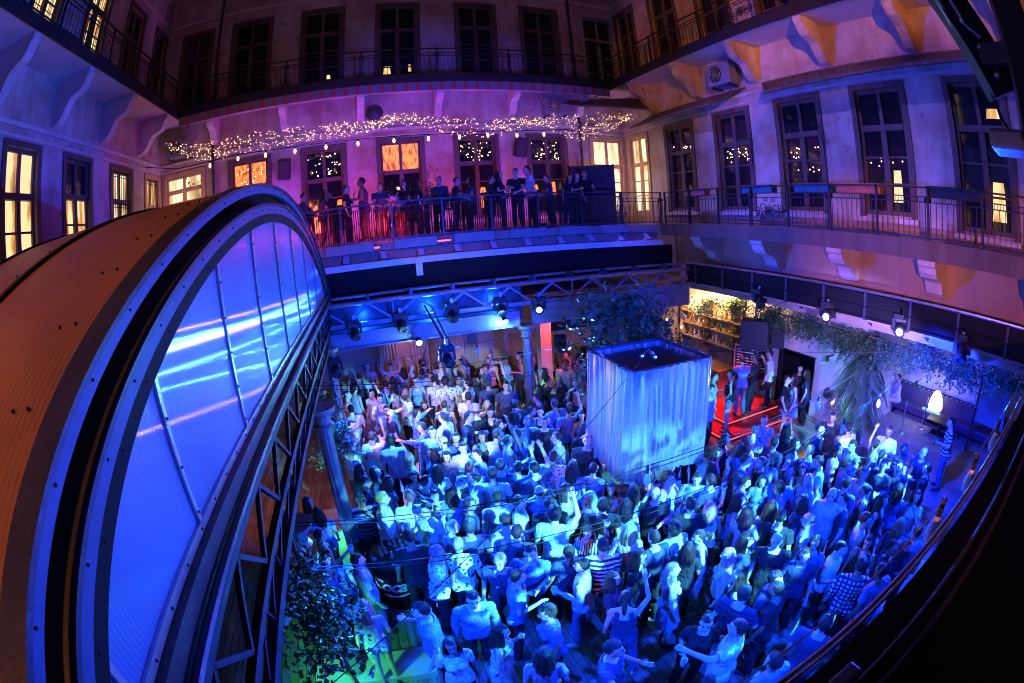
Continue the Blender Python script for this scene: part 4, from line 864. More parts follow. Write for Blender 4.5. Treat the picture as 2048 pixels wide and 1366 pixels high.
# ------------------------------------------------------------------ bar
t = thing('bar_counter', 'warm lit wooden bar counter behind the drinkers', 'bar', (10.4,12.2,FZ)); b = MB(); b.bbox((-.3,-1.6,0),(.3,2.2,1.05),.02); b.build('front', M['plywood'], t); b = MB(); b.bbox((-.38,-1.66,1.051),(.38,2.26,1.11),.015); b.build('top', M['wood'], t)
t = thing('bar_shelf', 'back bar shelves full of lit bottles', 'shelf', (11.75,12.2,FZ)); 
for z in (1.35,1.85,2.3): b = MB(); b.box((-.2,-2.2,z),(.22,2.4,z+.04)); b.build('shelf_board', M['plywood'], t)
b = MB(); b.box((.19,-2.2,.3),(.235,2.4,2.9)); b.build('back_panel', M['plywood'], t)
for y in (-2.2,-.7,.9,2.36): b = MB(); b.box((-.2,y,.3),(.18,y+.04,2.9)); b.build('upright', M['wood'], t)
rd = random.Random(4); proto = {}
k = 0
for z in (1.39,1.89,2.34):
    for i in range(16):
        y = 10.15+.26*i; mm = rd.choice(('bottle_a','bottle_a','bottle_b','bottle_c')); h = rd.uniform(.85,1.15)
        if mm not in proto:
            b = MB(); b.lathe([(.001,0),(.04,0),(.042,.16),(.035,.2),(.014,.24),(.014,.31),(.001,.31)], 10); o = b.build('bottle', M[mm], smooth=True); proto[mm] = o
            q = {'bottle_a':'amber','bottle_b':'green','bottle_c':'clear'}[mm]; tag(o, q + ' bottle standing in a row on the back bar shelf', 'bottle', q + ' bottles on the back bar')
        else: o = proto[mm].copy(); COL.objects.link(o)
        o.location = (11.68+rd.uniform(-.06,.04), y, FZ+z); o.scale = (1,1,h)
for lb, y, x in (('black menu board framed in pale wood leaning by the bar', 10.0, 10.7), ('second darker menu board beside the framed one', 9.75, 11.2)):
    o = thing('menu_board', lb, 'sign', (x,y,FZ+.3), R(-62), 'menu boards by the bar'); b = MB(); b.box((-.36,-.02,.55),(.36,.02,1.65)); b.build('panel', M['black'], o)
    b = MB()
    for a_, c_ in (((-.4,.5),(.4,.55)),((-.4,1.65),(.4,1.7)),((-.4,.55),(-.36,1.65)),((.36,.55),(.4,1.65))): b.box((a_[0],-.03,a_[1]),(c_[0],.03,c_[1]))
    b.build('frame', M['plywood'], o); b = MB(); rr = random.Random(len(lb))
    for i in range(11): z = 1.55-.09*i; w = rr.uniform(.12,.5); b.box((-.3,-.024,z),(-.3+w,-.0205,z+.028)); b.box((.18,-.024,z),(.29,-.0205,z+.028))
    b.build('lettering', M['white_paint'], o)
b = MB(); b.prism([(11.9,9.9,-2.2),(11.9,14.6,-2.2),(11.9,14.6,-2.9),(11.9,9.9,-3.25)], (.09,0,0)); tag(b.build('bar_sign_panel', M['plaster']), 'blank warm lit fascia panel above the back bar', 'panel')
for i, (lb, x, y) in enumerate((('wire pendant lamp over the bar nearest the curtain box', 1333, 640), ('wire pendant lamp over the bar nearer the bottles', 1363, 655))):
    c = on_x(x, y, 10.2); t = thing('pendant_lamp', lb, 'lamp', c, group='wire pendant lamps over the bar'); b = MB()
    for k in range(10): q = k*.628; b.tube([(0,0,.3),(.06*math.cos(q),.06*math.sin(q),.12),(.16*math.cos(q),.16*math.sin(q),-.02),(.1*math.cos(q),.1*math.sin(q),-.14)], .007, 4)
    b.build('wire_cage', M['plywood'], t); b = MB(); b.tube([(0,0,.3),(0,0,1.6)], .008, 5); b.build('cord', M['black'], t); b = MB(); b.sphere((0,0,.02), .05, 10, 8); b.build('bulb', M['big_bulb'], t, True)
# ------------------------------------------------------------------ lounge
t = thing('lounge_bench', 'long dark padded bench glowing violet along the lounge wall', 'bench', (15.1,3.4,FZ)); b = MB(); b.bbox((-.32,-3.2,.2),(.2,3.0,.46),.04); b.build('seat', M['vinyl'], t); b = MB(); b.bbox((.21,-3.2,.3),(.36,3.0,.95),.04); b.build('backrest', M['vinyl'], t)
b = MB(); b.box((.16,-3.2,.952),(.38,3.0,.99)); b.build('ledge', M['black'], t)
b = MB()
for i in range(30): b.box((.15,-3.1+.2*i,.992),(.24,-3.0+.2*i,.998))
b.build('chequered_trim', M['white_paint'], t)
for y in (-2.9,-.2,2.7): b = MB(); b.box((-.28,y,.0),(.16,y+.06,.199)); b.build('leg', M['iron'], t)
lp = on_x(1873,800,15.2)
b = MB(); b.lathe([(.001,-.3),(.27,-.3),(.29,-.22),(.25,.0),(.17,.2),(.09,.29),(.001,.31)], 24, lp); tag(b.build('egg_lamp', M['lamp_shade'], smooth=True), 'glowing white egg shaped lamp on the lounge bench', 'lamp')
lt = on_x(1862,822,14.9); b = MB(); b.bbox((-.05,-.36,-.03),(.05,.36,.03),.01); tag(b.build('light_tube', M['lens_violet'] if 0 else M['cyan_led'], loc=lt), 'short glowing light tube on the backrest under the egg lamp', 'light')
for lb, x, y in (('chrome barrier post with round foot in front of the lounge bench', 1800, 868), ('second barrier post closer to the bench corner', 1842, 858)):
    c = on_z(x, y, FZ); t = thing('barrier_post', lb, 'barrier post', c, group='barrier posts in the lounge'); b = MB(); b.lathe([(.001,0),(.17,0),(.16,.03),(.03,.05),(.001,.05)], 18); b.build('foot', M['alu'], t); b = MB(); b.tube([(0,0,.05),(0,0,1.0)], .025, 8); b.sphere((0,0,1.02), .035, 8, 6); b.build('post', M['alu'], t)
c = on_z(1875,868,FZ); t = thing('low_table', 'dark low table standing before the lounge bench', 'table', c); b = MB(); b.bbox((-.3,-.5,.42),(.3,.5,.46),.01); b.build('table_top', M['black'], t); b = MB(); b.bar((0,0,0),(0,0,.42),.08); b.box((-.2,-.3,0),(.2,.3,.03)); b.build('leg', M['iron'], t)
c = Vector((13.4,2.1,FZ)); t = thing('notice_board', 'grey blank notice board on a dark stand at the end of the bench', 'board', on_x(1962,900,14.2)); k = on_x(1963,800,14.2)-t.location; b = MB(); b.box((-.03,-.55,k.z-.65),(.03,.55,k.z+.65)); b.build('panel', M['grey_box'], t); b = MB(); b.box((-.04,.56,-.6),(.04,.62,k.z+.75)); b.box((-.04,-.55,k.z+.66),(.04,.559,k.z+.72)); b.build('stand', M['iron'], t)
c = on_z(1722,905,FZ+.75); t = thing('barrel_table', 'round dark barrel table by the foot of the palm', 'table', (c.x,c.y,FZ)); b = MB(); b.lathe([(.001,0),(.26,0),(.32,.38),(.27,.72),(.001,.72)], 20); b.build('barrel', M['wood'], t); b = MB(); b.lathe([(.001,.721),(.36,.721),(.36,.76),(.33,.75),(.001,.75)], 24); b.build('table_top', M['dark_steel'], t); b = MB(); b.tube([(.3*math.cos(q),.3*math.sin(q),.77) for q in [k*math.pi/10 for k in range(21)]], .012, 5); b.build('rim', M['alu'], t)
c = on_z(1790,945,FZ+.5); t = thing('light_box', 'cyan glowing low box table with a pink rim', 'table', (c.x,c.y,FZ), R(20)); b = MB(); b.bbox((-.5,-.35,.1),(.5,.35,.5),.03); b.build('body', M['white_paint'], t); b = MB(); b.box((-.44,-.29,.501),(.44,.29,.512)); b.build('glowing_top', M['cyan_led'], t); b = MB()
for a_, c_ in (((-.5,-.35),(.5,-.3)),((-.5,.3),(.5,.35)),((-.5,-.3),(-.45,.3)),((.45,-.3),(.5,.3))): b.box((*a_,.5015),(*c_,.535))
b.build('rim', M['terracotta'], t)
# ------------------------------------------------------------------ DJ booth and floor props
t = thing('dj_booth', 'mixing desk table crowded with gear in front of the performers', 'DJ booth', (2.75,10.7,FZ)); b = MB(); b.bbox((-.9,-.35,.9),(.9,.35,.96),.01); b.build('table_top', M['black'], t); b = MB(); b.box((-.88,-.33,0),(.88,-.29,.899)); b.build('front_cloth', M['vinyl'], t)
for x in (-.6,0,.6): b = MB(); b.bbox((x-.24,-.22,.961),(x+.24,.2,1.05),.012); b.lathe([(.001,1.051),(.11,1.051),(.11,1.062),(.001,1.062)], 16, (x,0,0)); b.build('deck_player', M['dark_steel'], t)
for x in (-.8,.82): b = MB(); b.lathe([(.001,.961),(.07,.961),(.05,1.2),(.02,1.25),(.001,1.25)], 12, (x,.15,0)); b.build('desk_lamp', M['alu'], t)
c = on_z(1082,792,FZ+.9); t = thing('green_light_post', 'glowing green light on a post behind the white column', 'light', (c.x,c.y,FZ)); b = MB(); b.bbox((-.1,-.1,0),(.1,.1,1.3),.01); b.build('post', M['black'], t); b = MB(); b.box((-.08,-.112,.7),(.08,-.101,1.25)); b.build('glowing_panel', M['green_led'], t)
c = on_z(803,1168,FZ+.66)+Vector((-.02,.4,0)); t = thing('drinks_cooler', 'dark round drinks cooler with curly white lettering in the crowd', 'cooler', (c.x,c.y,FZ)); b = MB(); b.lathe([(.001,0),(.36,0),(.4,.1),(.41,.85),(.38,.95),(.001,.95)], 28); b.build('tub', M['rubber'], t, True); b = MB(); b.lathe([(.3,.955),(.4,.955),(.42,1.0),(.36,1.05),(.3,1.03)], 28); b.build('rim', M['black'], t, True)
b = MB(); rd = random.Random(6)
for i in range(9): q = rd.uniform(0,6.28); r_ = rd.uniform(.05,.26); b.lathe([(.001,.9),(.035,.9),(.035,1.06),(.012,1.12),(.012,1.16),(.001,1.16)], 8, (r_*math.cos(q),r_*math.sin(q),0))
b.build('bottle', M['bottle_c'], t, True)
fc = bpy.data.curves.new('lettering', 'FONT'); fc.body = 'Coca-Cola'; fc.size = .34; fc.extrude = .004; fc.shear = .35; fc.align_x = 'CENTER'; fc.space_character = .88; fc.offset = .004
fo = bpy.data.objects.new('tmp', fc); COL.objects.link(fo); dg = bpy.context.evaluated_depsgraph_get(); me = bpy.data.meshes.new_from_object(fo.evaluated_get(dg)); bpy.data.objects.remove(fo)
ca = math.atan2(-c.x, -c.y) ; 
for v in me.vertices:   # wrapped on the tub, facing the camera
    q = v.co.x/.41; r_ = .418+v.co.z; v.co = (r_*math.sin(q), -r_*math.cos(q), .5+v.co.y)
me.materials.clear(); me.materials.append(M['white_paint']); lo = bpy.data.objects.new('lettering', me); COL.objects.link(lo); lo.parent = t; lo.rotation_euler.z = math.atan2(-c.x, c.y)+R(8)
b = MB(); V = []
b.tube([(.42*math.sin(q), -.42*math.cos(q), .42+.03*math.sin(q*3)) for q in [-.95+.1*i for i in range(17)]], .014, 5); o = b.build('swash', M['white_paint'], t); o.rotation_euler.z = lo.rotation_euler.z
# near, out-of-focus rig at the upper corner: an arm with two lamps
def D2(x, y, d): return ray(x, y)*d
t = thing('winch_rig', 'dark roof winch rig with violet lit edges close to the camera', 'rig', D2(1960,110,2.6))
b = MB(); b.bar(D2(1880,-20,2.6), D2(2010,190,2.5), .1, .2); b.build('arm', M['truss_steel'], t); b = MB(); b.bar(D2(2000,-20,2.4), D2(2075,300,2.4), .16, .2); b.build('arm', M['black'], t)
b = MB(); b.bar(D2(1965,115,2.45), D2(2090,108,2.4), .1, .1); b.build('cross_bar', M['truss_steel'], t); b = MB(); b.bbox(D2(2020,285,2.42)-Vector((.12,.1,.05)), D2(2020,285,2.42)+Vector((.12,.1,.04)), .02); b.build('motor_box', M['steel'], t)
for o_ in (0, 26): b = MB(); b.tube([D2(1862+o_,-20,2.5), D2(1905+o_,50,2.5), D2(1935+o_,75,2.5)], .016, 8); b.build('conduit', M['alu'], t)
b = MB(); b.tube([D2(1990,100,2.4), D2(1975,170,2.45), D2(2005,240,2.4), D2(2030,280,2.4)], .008, 6); b.build('cord', M['rubber'], t)
for q in ((1925,40),(1960,95),(1995,150)): b = MB(); b.sphere(D2(*q,2.43), .02, 8, 6); b.build('bolt', M['alu'], t)
settle(t)
# ------------------------------------------------------------------ people
def caps(mb, p, q, r0, r1, seg=10):
    p, q = Vector(p), Vector(q); n = (q-p); d = n.normalized(); pts = []; rs = []
    for a in (-1,-.7,-.3): pts.append(p+d*r0*a); rs.append(max(.001, r0*math.sqrt(max(0,1-a*a))))
    for k in range(5): s_ = k/4; pts.append(p.lerp(q,s_)); rs.append(r0+(r1-r0)*s_)
    for a in (.3,.7,1): pts.append(q+d*r1*a); rs.append(max(.001, r1*math.sqrt(max(0,1-a*a))))
    return mb.tube(pts, rs, seg)
ARM = {  # elbow and wrist of the right side (s=+1 mirrored)
 'd': ((.255,.04,1.16),(.275,-.05,.93)), 'h': ((.245,.03,1.17),(.15,-.25,1.2)), 'u': ((.31,-.05,1.62),(.25,-.1,1.88)), 'c': ((.25,-.05,1.18),(-.05,-.235,1.19)),
 'p': ((.215,-.13,1.19),(.08,-.215,1.43)), 't': ((.29,-.02,1.2),(.34,-.26,1.28)), 'l': ((.22,-.14,1.16),(.1,-.36,1.08)), 'o': ((.34,-.1,1.4),(.42,-.32,1.5)), 'k': ((.3,.06,1.2),(.16,-.08,1.02)), 'S': ((.22,-.08,1.17),(.12,-.3,1.02))}
POSE = {'d':('d','d'),'h':('h','d'),'u':('u','d'),'v':('u','u'),'c':('c','c'),'p':('p','d'),'t':('t','h'),'l':('l','l'),'o':('o','h'),'k':('k','d'),'S':('S','S')}
def skeleton(sex, pose):
    w = sex == 'w'; J = {}; sh = .168 if w else .195; hp = .1 if w else .092; k = .88 if w else 1
    J['neck'] = [((0,.02,1.42),(0,.005,1.54),.05*k,.048*k)]
    ra, la = POSE[pose]; segs = []
    for s_, a in ((1,ra),(-1,la)):
        e, wr = ARM[a]; S = Vector((s_*sh,.015,1.41)); E = Vector((s_*(e[0]-(.022 if w else 0)),e[1],e[2])); W = Vector((s_*(wr[0]-(.015 if w else 0)),wr[1],wr[2]))
        segs += [('uarm',S,E,.053*k,.041*k), ('farm',E,W,.041*k,.029*k)]
        hd = (W-E).normalized(); 
        if a == 'd': hd = (hd+Vector((0,-.2,-.3))).normalized()
        segs += [('hand',W+hd*.015,W+hd*.085,.03*k,.036*k,s_)]
    sit = pose == 'S'; st = .03 if pose in ('u','v','t','o') else 0
    for s_ in (1,-1):
        H = Vector((s_*hp,.01,.9)); 
        if sit: K = Vector((s_*.11,-.43,.93)); A = Vector((s_*.11,-.52,.5))
        else: K = Vector((s_*(.105+st),-.035 if s_ > 0 else .01,.5)); A = Vector((s_*(.115+st*2),.03,.09))
        segs += [('thigh',H,K,.088 if not w else .09,.058), ('shin',K,K.lerp(A,.35),.056,.055*k+.004), ('shin',K.lerp(A,.35),A,.055*k+.003,.036)]
        segs += [('foot',A+Vector((0,.03,-.045)),A+Vector((s_*.03,-.15,-.06)),.038,.03)]
    return segs, sh
HC_ = Vector((0,-.02,1.64))
def bodymesh(sex, pose):
    w = sex == 'w'; segs, sh = skeleton(sex, pose); b = MB()
    # torso loft
    prof = [(.84,.10,.09),(.88,.155,.105),(.95,.172 if w else .165,.118),(1.03,.155 if w else .158,.108),(1.1,.132 if w else .152,.1),(1.18,.14 if w else .163,.105),(1.28,.155 if w else .182,.118),(1.36,.155 if w else .188,.112),(1.42,.13 if w else .165,.09),(1.47,.07,.062),(1.49,.03,.03)]
    V = []; seg = 20
    for z, rx, ry in prof:
        for k in range(seg): q = 2*math.pi*k/seg; V.append((rx*math.cos(q), ry*math.sin(q)+.012, z))
    n = len(prof); F = [(i*seg+k, i*seg+(k+1) % seg, (i+1)*seg+(k+1) % seg, (i+1)*seg+k) for i in range(n-1) for k in range(seg)] + [tuple(range(seg))[::-1], tuple((n-1)*seg+k for k in range(seg))]
    b.add(V, F)
    if w:
        for s_ in (1,-1): b.sphere((s_*.07,-.085,1.27), .062, 10, 8)
    for s_ in (1,-1): b.sphere((s_*.08,.07,.9), (.095,.085,.1), 10, 8); caps(b, (s_*.06,.02,1.44), (s_*(sh+.005),.015,1.405), .05, .056 if not w else .046)
    caps(b, (0,.025,1.42), (0,.0,1.55), .056 if not w else .046, .054 if not w else .046)
    # head: skull, jaw, nose, ears
    b.sphere(HC_+Vector((0,.012,.02)), (.077,.098,.1), 16, 12); b.sphere(HC_+Vector((0,-.025,-.035)), (.06,.066,.085), 14, 10); b.sphere(HC_+Vector((0,-.05,-.085)), (.036,.034,.03), 10, 8)
    caps(b, HC_+Vector((0,-.088,.015)), HC_+Vector((0,-.108,-.022)), .011, .016, 8)
    for s_ in (1,-1): b.sphere(HC_+Vector((s_*.078,.012,-.012)), (.012,.022,.034), 8, 6)
    for g in segs: caps(b, g[1], g[2], g[3], g[4])
    me = b.mesh('tmp', []); o = bpy.data.objects.new('tmp', me); COL.objects.link(o); r = o.modifiers.new('r', 'REMESH'); r.mode = 'VOXEL'; r.voxel_size = .0145
    sm = o.modifiers.new('s', 'SMOOTH'); sm.iterations = 3; sm.factor = .5
    dg = bpy.context.evaluated_depsgraph_get(); e = o.evaluated_get(dg).to_mesh()
    V = [v.co.copy() for v in e.vertices]; F = [tuple(p.vertices) for p in e.polygons]; NRM = [v.normal.copy() for v in e.vertices]
    o.evaluated_get(dg).to_mesh_clear(); bpy.data.objects.remove(o); bpy.data.meshes.remove(me)
    # which part of the body every vertex belongs to
    def dseg(v, p, q): d = q-p; t = max(0, min(1, (v-p).dot(d)/d.length_squared)); return (v-(p+d*t)).length, t
    lab = []
    for v in V:
        best = ('torso', 0, 9)
        for g in segs:
            d, t = dseg(v, Vector(g[1]), Vector(g[2])); d -= max(g[3], g[4])*.95
            if d < best[2]: best = (g[0], t, d)
        tz = max(0, abs(v.z-1.15)-.3); dt = max(math.hypot(v.x/.185, (v.y-.01)/.13)-1, 0)*.12 + tz*1.5
        if v.z > 1.5 and math.hypot(v.x, v.y) < .16 and best[2] > .015: best = ('head', 0, 0)
        elif v.z > 1.455 and abs(v.x) < .075 and best[2] > .02: best = ('neck', 0, 0)
        elif dt < best[2] or (best[0] == 'uarm' and abs(v.x) < sh-.055): best = ('torso', 0, dt)
        lab.append((best[0], best[1]))
    return V, F, NRM, lab, segs
BODY = {}
def body(sex, pose):
    if (sex, pose) in BODY: return BODY[(sex, pose)]
    V, F, NRM, lab, segs = bodymesh(sex, pose); b = MB(); b.add(V, F)
    for g in segs:   # five fingers on each hand
        if g[0] != 'hand': continue
        _, W, T, _, _, s_ = g; d = (T-W).normalized(); side = d.cross(Vector((0,1,0))); side = side.normalized() if side.length > .3 else Vector((1,0,0)); up = side.cross(d)
        for i, (o_, ln) in enumerate(((-.026,.058),(-.009,.07),(.009,.066),(.025,.05))):
            p0 = T+side*o_+d*.018; p1 = p0+d*ln*.55-up*.008; p2 = p1+d*ln*.4-up*.022
            b.tube([p0-d*.02, p0, p1, p2], [.0095,.0095,.0085,.006], 6)
        th0 = W.lerp(T,.35)+side*(-s_)*.03; th1 = th0+side*(-s_)*.026+d*.03; b.tube([th0-side*(-s_)*.012, th0, th1, th1+d*.026-up*.01], [.011,.011,.0095,.007], 6)
    b.mi = 1
    for s_ in (1,-1): b.sphere(HC_+Vector((s_*.03,-.086,.022)), (.012,.006,.006), 8, 6); b.bar(HC_+Vector((s_*.018,-.094,.041)), HC_+Vector((s_*.046,-.082,.042)), .006, .006)
    b.mi = 2; b.sphere(HC_+Vector((0,-.092,-.052)), (.024,.007,.006), 8, 6)
    BODY[(sex, pose)] = dict(me=b.mesh('person', [M['skin'], M['eye'], M['lip']], True), V=V, F=F, N=NRM, lab=lab, parts={}); return BODY[(sex, pose)]
def garment(B, kind):
    """cut from the body's own surface and eased outwards"""
    if kind in B['parts']: return B['parts'][kind]
    V, F, Nn, lab = B['V'], B['F'], B['N'], B['lab']
    def inside(i):
        l_, t = lab[i]; v = V[i]
        if kind in ('tee','shirt'):
            return (l_ == 'torso' and v.z > .87 and not (v.z > 1.445 and math.hypot(v.x, v.y) < .08)) or (l_ == 'uarm' and (kind == 'shirt' or t < .62)) or (kind == 'shirt' and l_ == 'farm' and t < .9) or (l_ == 'thigh' and v.z > .87)
        if kind == 'tank': return (l_ == 'torso' and v.z > .9 and (v.z < 1.36 or .055 < abs(v.x) < .125) and not (v.z > 1.34 and abs(v.x) < .05 and v.y < 0) and v.z < 1.455 and abs(v.x) < .165) or (l_ == 'thigh' and v.z > .9)
        if kind == 'crop': return l_ == 'torso' and v.z > 1.13 and v.z < 1.37 and abs(v.x) < .165
        if kind == 'trousers': return (l_ in ('thigh','shin') and v.z > .1) or (l_ == 'torso' and v.z < 1.0)
        if kind == 'shorts': return (l_ == 'thigh' and t < .5) or (l_ == 'torso' and v.z < 1.0)
        if kind[:4] == 'shoe': return (l_ == 'foot' or (l_ == 'shin' and v.z < .1)) and (v.x > 0) == (kind == 'shoe_a')
    off = {'tee':.016,'shirt':.015,'tank':.012,'crop':.011,'trousers':.012,'shorts':.014,'shoe_a':.007,'shoe_b':.007}[kind]
    keep = [inside(i) for i in range(len(V))]; idx = {}; v2 = []; f2 = []
    for f in F:
        if all(keep[i] for i in f):
            r = []
            for i in f:
                if i not in idx:
                    v, n_, (l_, t) = V[i], Nn[i], lab[i]; o = off
                    if kind in ('tee','shirt','tank') and v.z < 1.12: o += .012
                    if kind in ('tee',) and l_ == 'uarm': o += .012*t+.004
                    if kind == 'trousers' and l_ == 'shin': o += .014
                    if kind[:4] != 'shoe': o += .011*noise.noise(v*9)+.008*noise.noise(Vector((v.x*22, v.y*22, v.z*11)))
                    idx[i] = len(v2); v2.append(v+n_*o)
                r.append(idx[i])
            f2.append(tuple(r))
    b = MB(); b.add(v2, f2); B['parts'][kind] = b; return b
def skirt(ln, fl):
    b = MB(); V = []; seg = 40; rows = 12
    for j in range(rows+1):
        t = j/rows; z = 1.03-ln*t
        for k in range(seg):
            q = 2*math.pi*k/seg; fo = 1+.07*t*math.sin(q*7+1)+.04*t*math.sin(q*11); V.append(((.158+fl*t)*fo*math.cos(q), (.12+fl*t)*fo*math.sin(q)+.015, z))
    return b.add(V, [(i*seg+k, i*seg+(k+1) % seg, (i+1)*seg+(k+1) % seg, (i+1)*seg+k) for i in range(rows) for k in range(seg)])
def hairmesh(style):
    b = MB(); c = HC_+Vector((0,.016,.024)); seg, rings = 28, 16; V = []; F = []; idx = {}
    thick = {'s':1.05,'b':1.02,'l':1.11,'F':1.11,'f':1.06,'t':1.05,'c':1.3,'k':1.1}[style]
    def ok(v):
        # hair line: bare face in front, bare ears and neck at the sides
        if style == 'b': return v.z > .045 and v.y > -.02 if 0 else (v.z < .03 and v.z > -.05 and v.y > .03)
        front = v.y < -.035
        if front: return v.z > .052+.02*noise.noise(v*40)-(.02 if abs(v.x) > .055 else 0)
        return v.z > -.02-.9*(v.y) if v.y < .03 else v.z > -.075
    for i in range(rings+1):
        th = math.pi*i/rings
        for k in range(seg):
            q = 2*math.pi*k/seg; d = Vector((.079*math.sin(th)*math.cos(q), .1*math.sin(th)*math.sin(q), .102*math.cos(th)))
            f_ = thick*(1+(.09 if style != 'c' else .18)*noise.noise(d*(46 if style != 'c' else 60))+.05*noise.noise(d*18+Vector((3,1,7)))) + (.05 if style in 'sf' and d.y < .02 and d.z > .05 else 0); V.append((c+d*f_, ok(d)))
    for i in range(rings):
        for k in range(seg):
            q = (i*seg+k, (i+1)*seg+k, (i+1)*seg+(k+1) % seg, i*seg+(k+1) % seg)
            if all(V[j][1] for j in q): F.append(q)
    b.add([v[0] for v in V], F)
    if style in ('l','F'):
        n, m_ = 26, 12; W = []; Lh = .36 if style == 'l' else .3
        for j in range(m_+1):
            t = j/m_
            for i in range(n+1):
                q = -2.05+4.1*i/n; rr = .088+.035*math.sin(t*2.2)+.012*noise.noise((i*.9, t*3, 1)); zz = .045-Lh*t*(1-.32*(abs(q)/2.05)**2)
                W.append(c+Vector((rr*math.sin(q)*(1+.12*t), rr*1.08*math.cos(q)+.012*t+.01*math.sin(i*1.7), zz)))
        b.add(W, [(j*(n+1)+i, j*(n+1)+i+1, (j+1)*(n+1)+i+1, (j+1)*(n+1)+i) for j in range(m_) for i in range(n)])
    if style == 't': b.sphere(c+Vector((0,.11,.03)), (.035,.035,.035), 10, 8); b.tube([c+Vector((0,.12,.03)), c+Vector((0,.17,-.03)), c+Vector((0,.15,-.14)), c+Vector((0,.13,-.22))], [.026,.034,.03,.008], 8)
    if style == 'k':
        b.lathe([(.001,.09),(.075,.075),(.092,.02),(.096,-.0)], 20, c+Vector((0,0,.03))); b.prism([c+Vector((x, -.085-.075*math.cos(x*14), .035-.01)) for x in (-.07,-.05,-.025,0,.025,.05,.07)], (0,0,.012))
    return b
GARM = {}
def gmesh(sex, pose, kind, mname):
    k = (sex, pose, kind, mname)
    if k not in GARM:
        b = skirt(.42,.06) if kind == 'skirt' else skirt(.5,.07) if kind == 'dress_skirt' else skirt(.9,.16) if kind == 'long_skirt' else garment(body(sex, pose), kind); GARM[k] = b.mesh(kind, M[mname], True)
    return GARM[k]
HAIR = {}
def hmesh(style):
    if style not in HAIR: HAIR[style] = hairmesh(style).mesh('hair', M['hair'], True)
    return HAIR[style]
COLS = {'w':(.8,.8,.8),'k':(.025,.025,.03),'n':(.05,.06,.12),'b':(.16,.25,.5),'g':(.4,.42,.45),'c':(.6,.75,.74),'v':(.55,.5,.62),'p':(.75,.35,.45),'r':(.55,.06,.08),'y':(.6,.45,.2)}
CN = {'w':'white','k':'black','n':'navy','b':'blue','g':'grey','c':'pale mint','v':'pale lavender','p':'pink','r':'red','y':'tan'}
HCOL = {'s':(.03,.02,.016),'l':(.035,.02,.014),'b':(.06,.045,.035),'t':(.045,.026,.016),'c':(.025,.017,.013),'f':(.32,.22,.11),'F':(.42,.3,.15),'k':(.03,.03,.05)}
TOP = {'T':('tee','T-shirt','cloth'),'S':('shirt','long-sleeved shirt','cloth'),'K':('tank','sleeveless top','cloth'),'P':('tee','patterned T-shirt','print'),'N':('tee','striped T-shirt','stripe_h'),'V':('shirt','striped long-sleeved shirt','stripe_v'),'G':('shirt','plaid shirt','plaid'),'D':('tank','dress','cloth'),'C':('crop','strapless crop top','cloth')}
BOT = {'j':('trousers',(.1,.15,.28),'cloth','jeans'),'d':('trousers',(.025,.028,.035),'cloth','dark trousers'),'s':('shorts',(.3,.36,.45),'cloth','shorts'),'w':('trousers',(.65,.65,.65),'cloth','pale trousers'),'r':('skirt',(.45,.04,.14),'cloth','magenta skirt'),'e':('skirt',(.03,.03,.04),'cloth','dark skirt'),'N':('long_skirt',(.7,.7,.72),'stripe_v','striped wide trousers'),'l':(None,None,None,'')}
PTXT = {'d':'','h':'holding a drink','u':'one arm raised','v':'both arms up','c':'arms folded','p':'hand at the face','t':'gesturing','l':'leaning on a table','o':'reaching out','k':'hand on hip','S':'sitting'}
ANG = {'f':0,'fl':-45,'l':-90,'bl':-135,'b':180,'br':135,'r':90,'fr':45}
PEOPLE = []
rp = random.Random(11)
def person(px, py, sex, top, tc, hair, bot, pose, face, fz=FZ, group='people crowding the dance floor', at=None, scale=None):
    h = (scale or rp.uniform(.97,1.05))*(1 if sex == 'm' else .955)
    if pose == 'S': dz = -.46
    else: dz = 0
    z = fz+(HC_.z+.02)*h+dz
    pos = on_z(px, py, z) if at is None else Vector(at)
    PEOPLE.append(D(px=px, py=py, sex=sex, top=top, tc=tc, hair=hair, bot=bot, pose=pose, face=face, x=pos.x, y=pos.y, z=fz+dz, h=h, group=group))
def crowd(txt, **kw):
    for e in txt.replace('\n', ';').split(';'):
        e = e.split()
        if e: person(float(e[0]), float(e[1]), *e[2:], **kw)
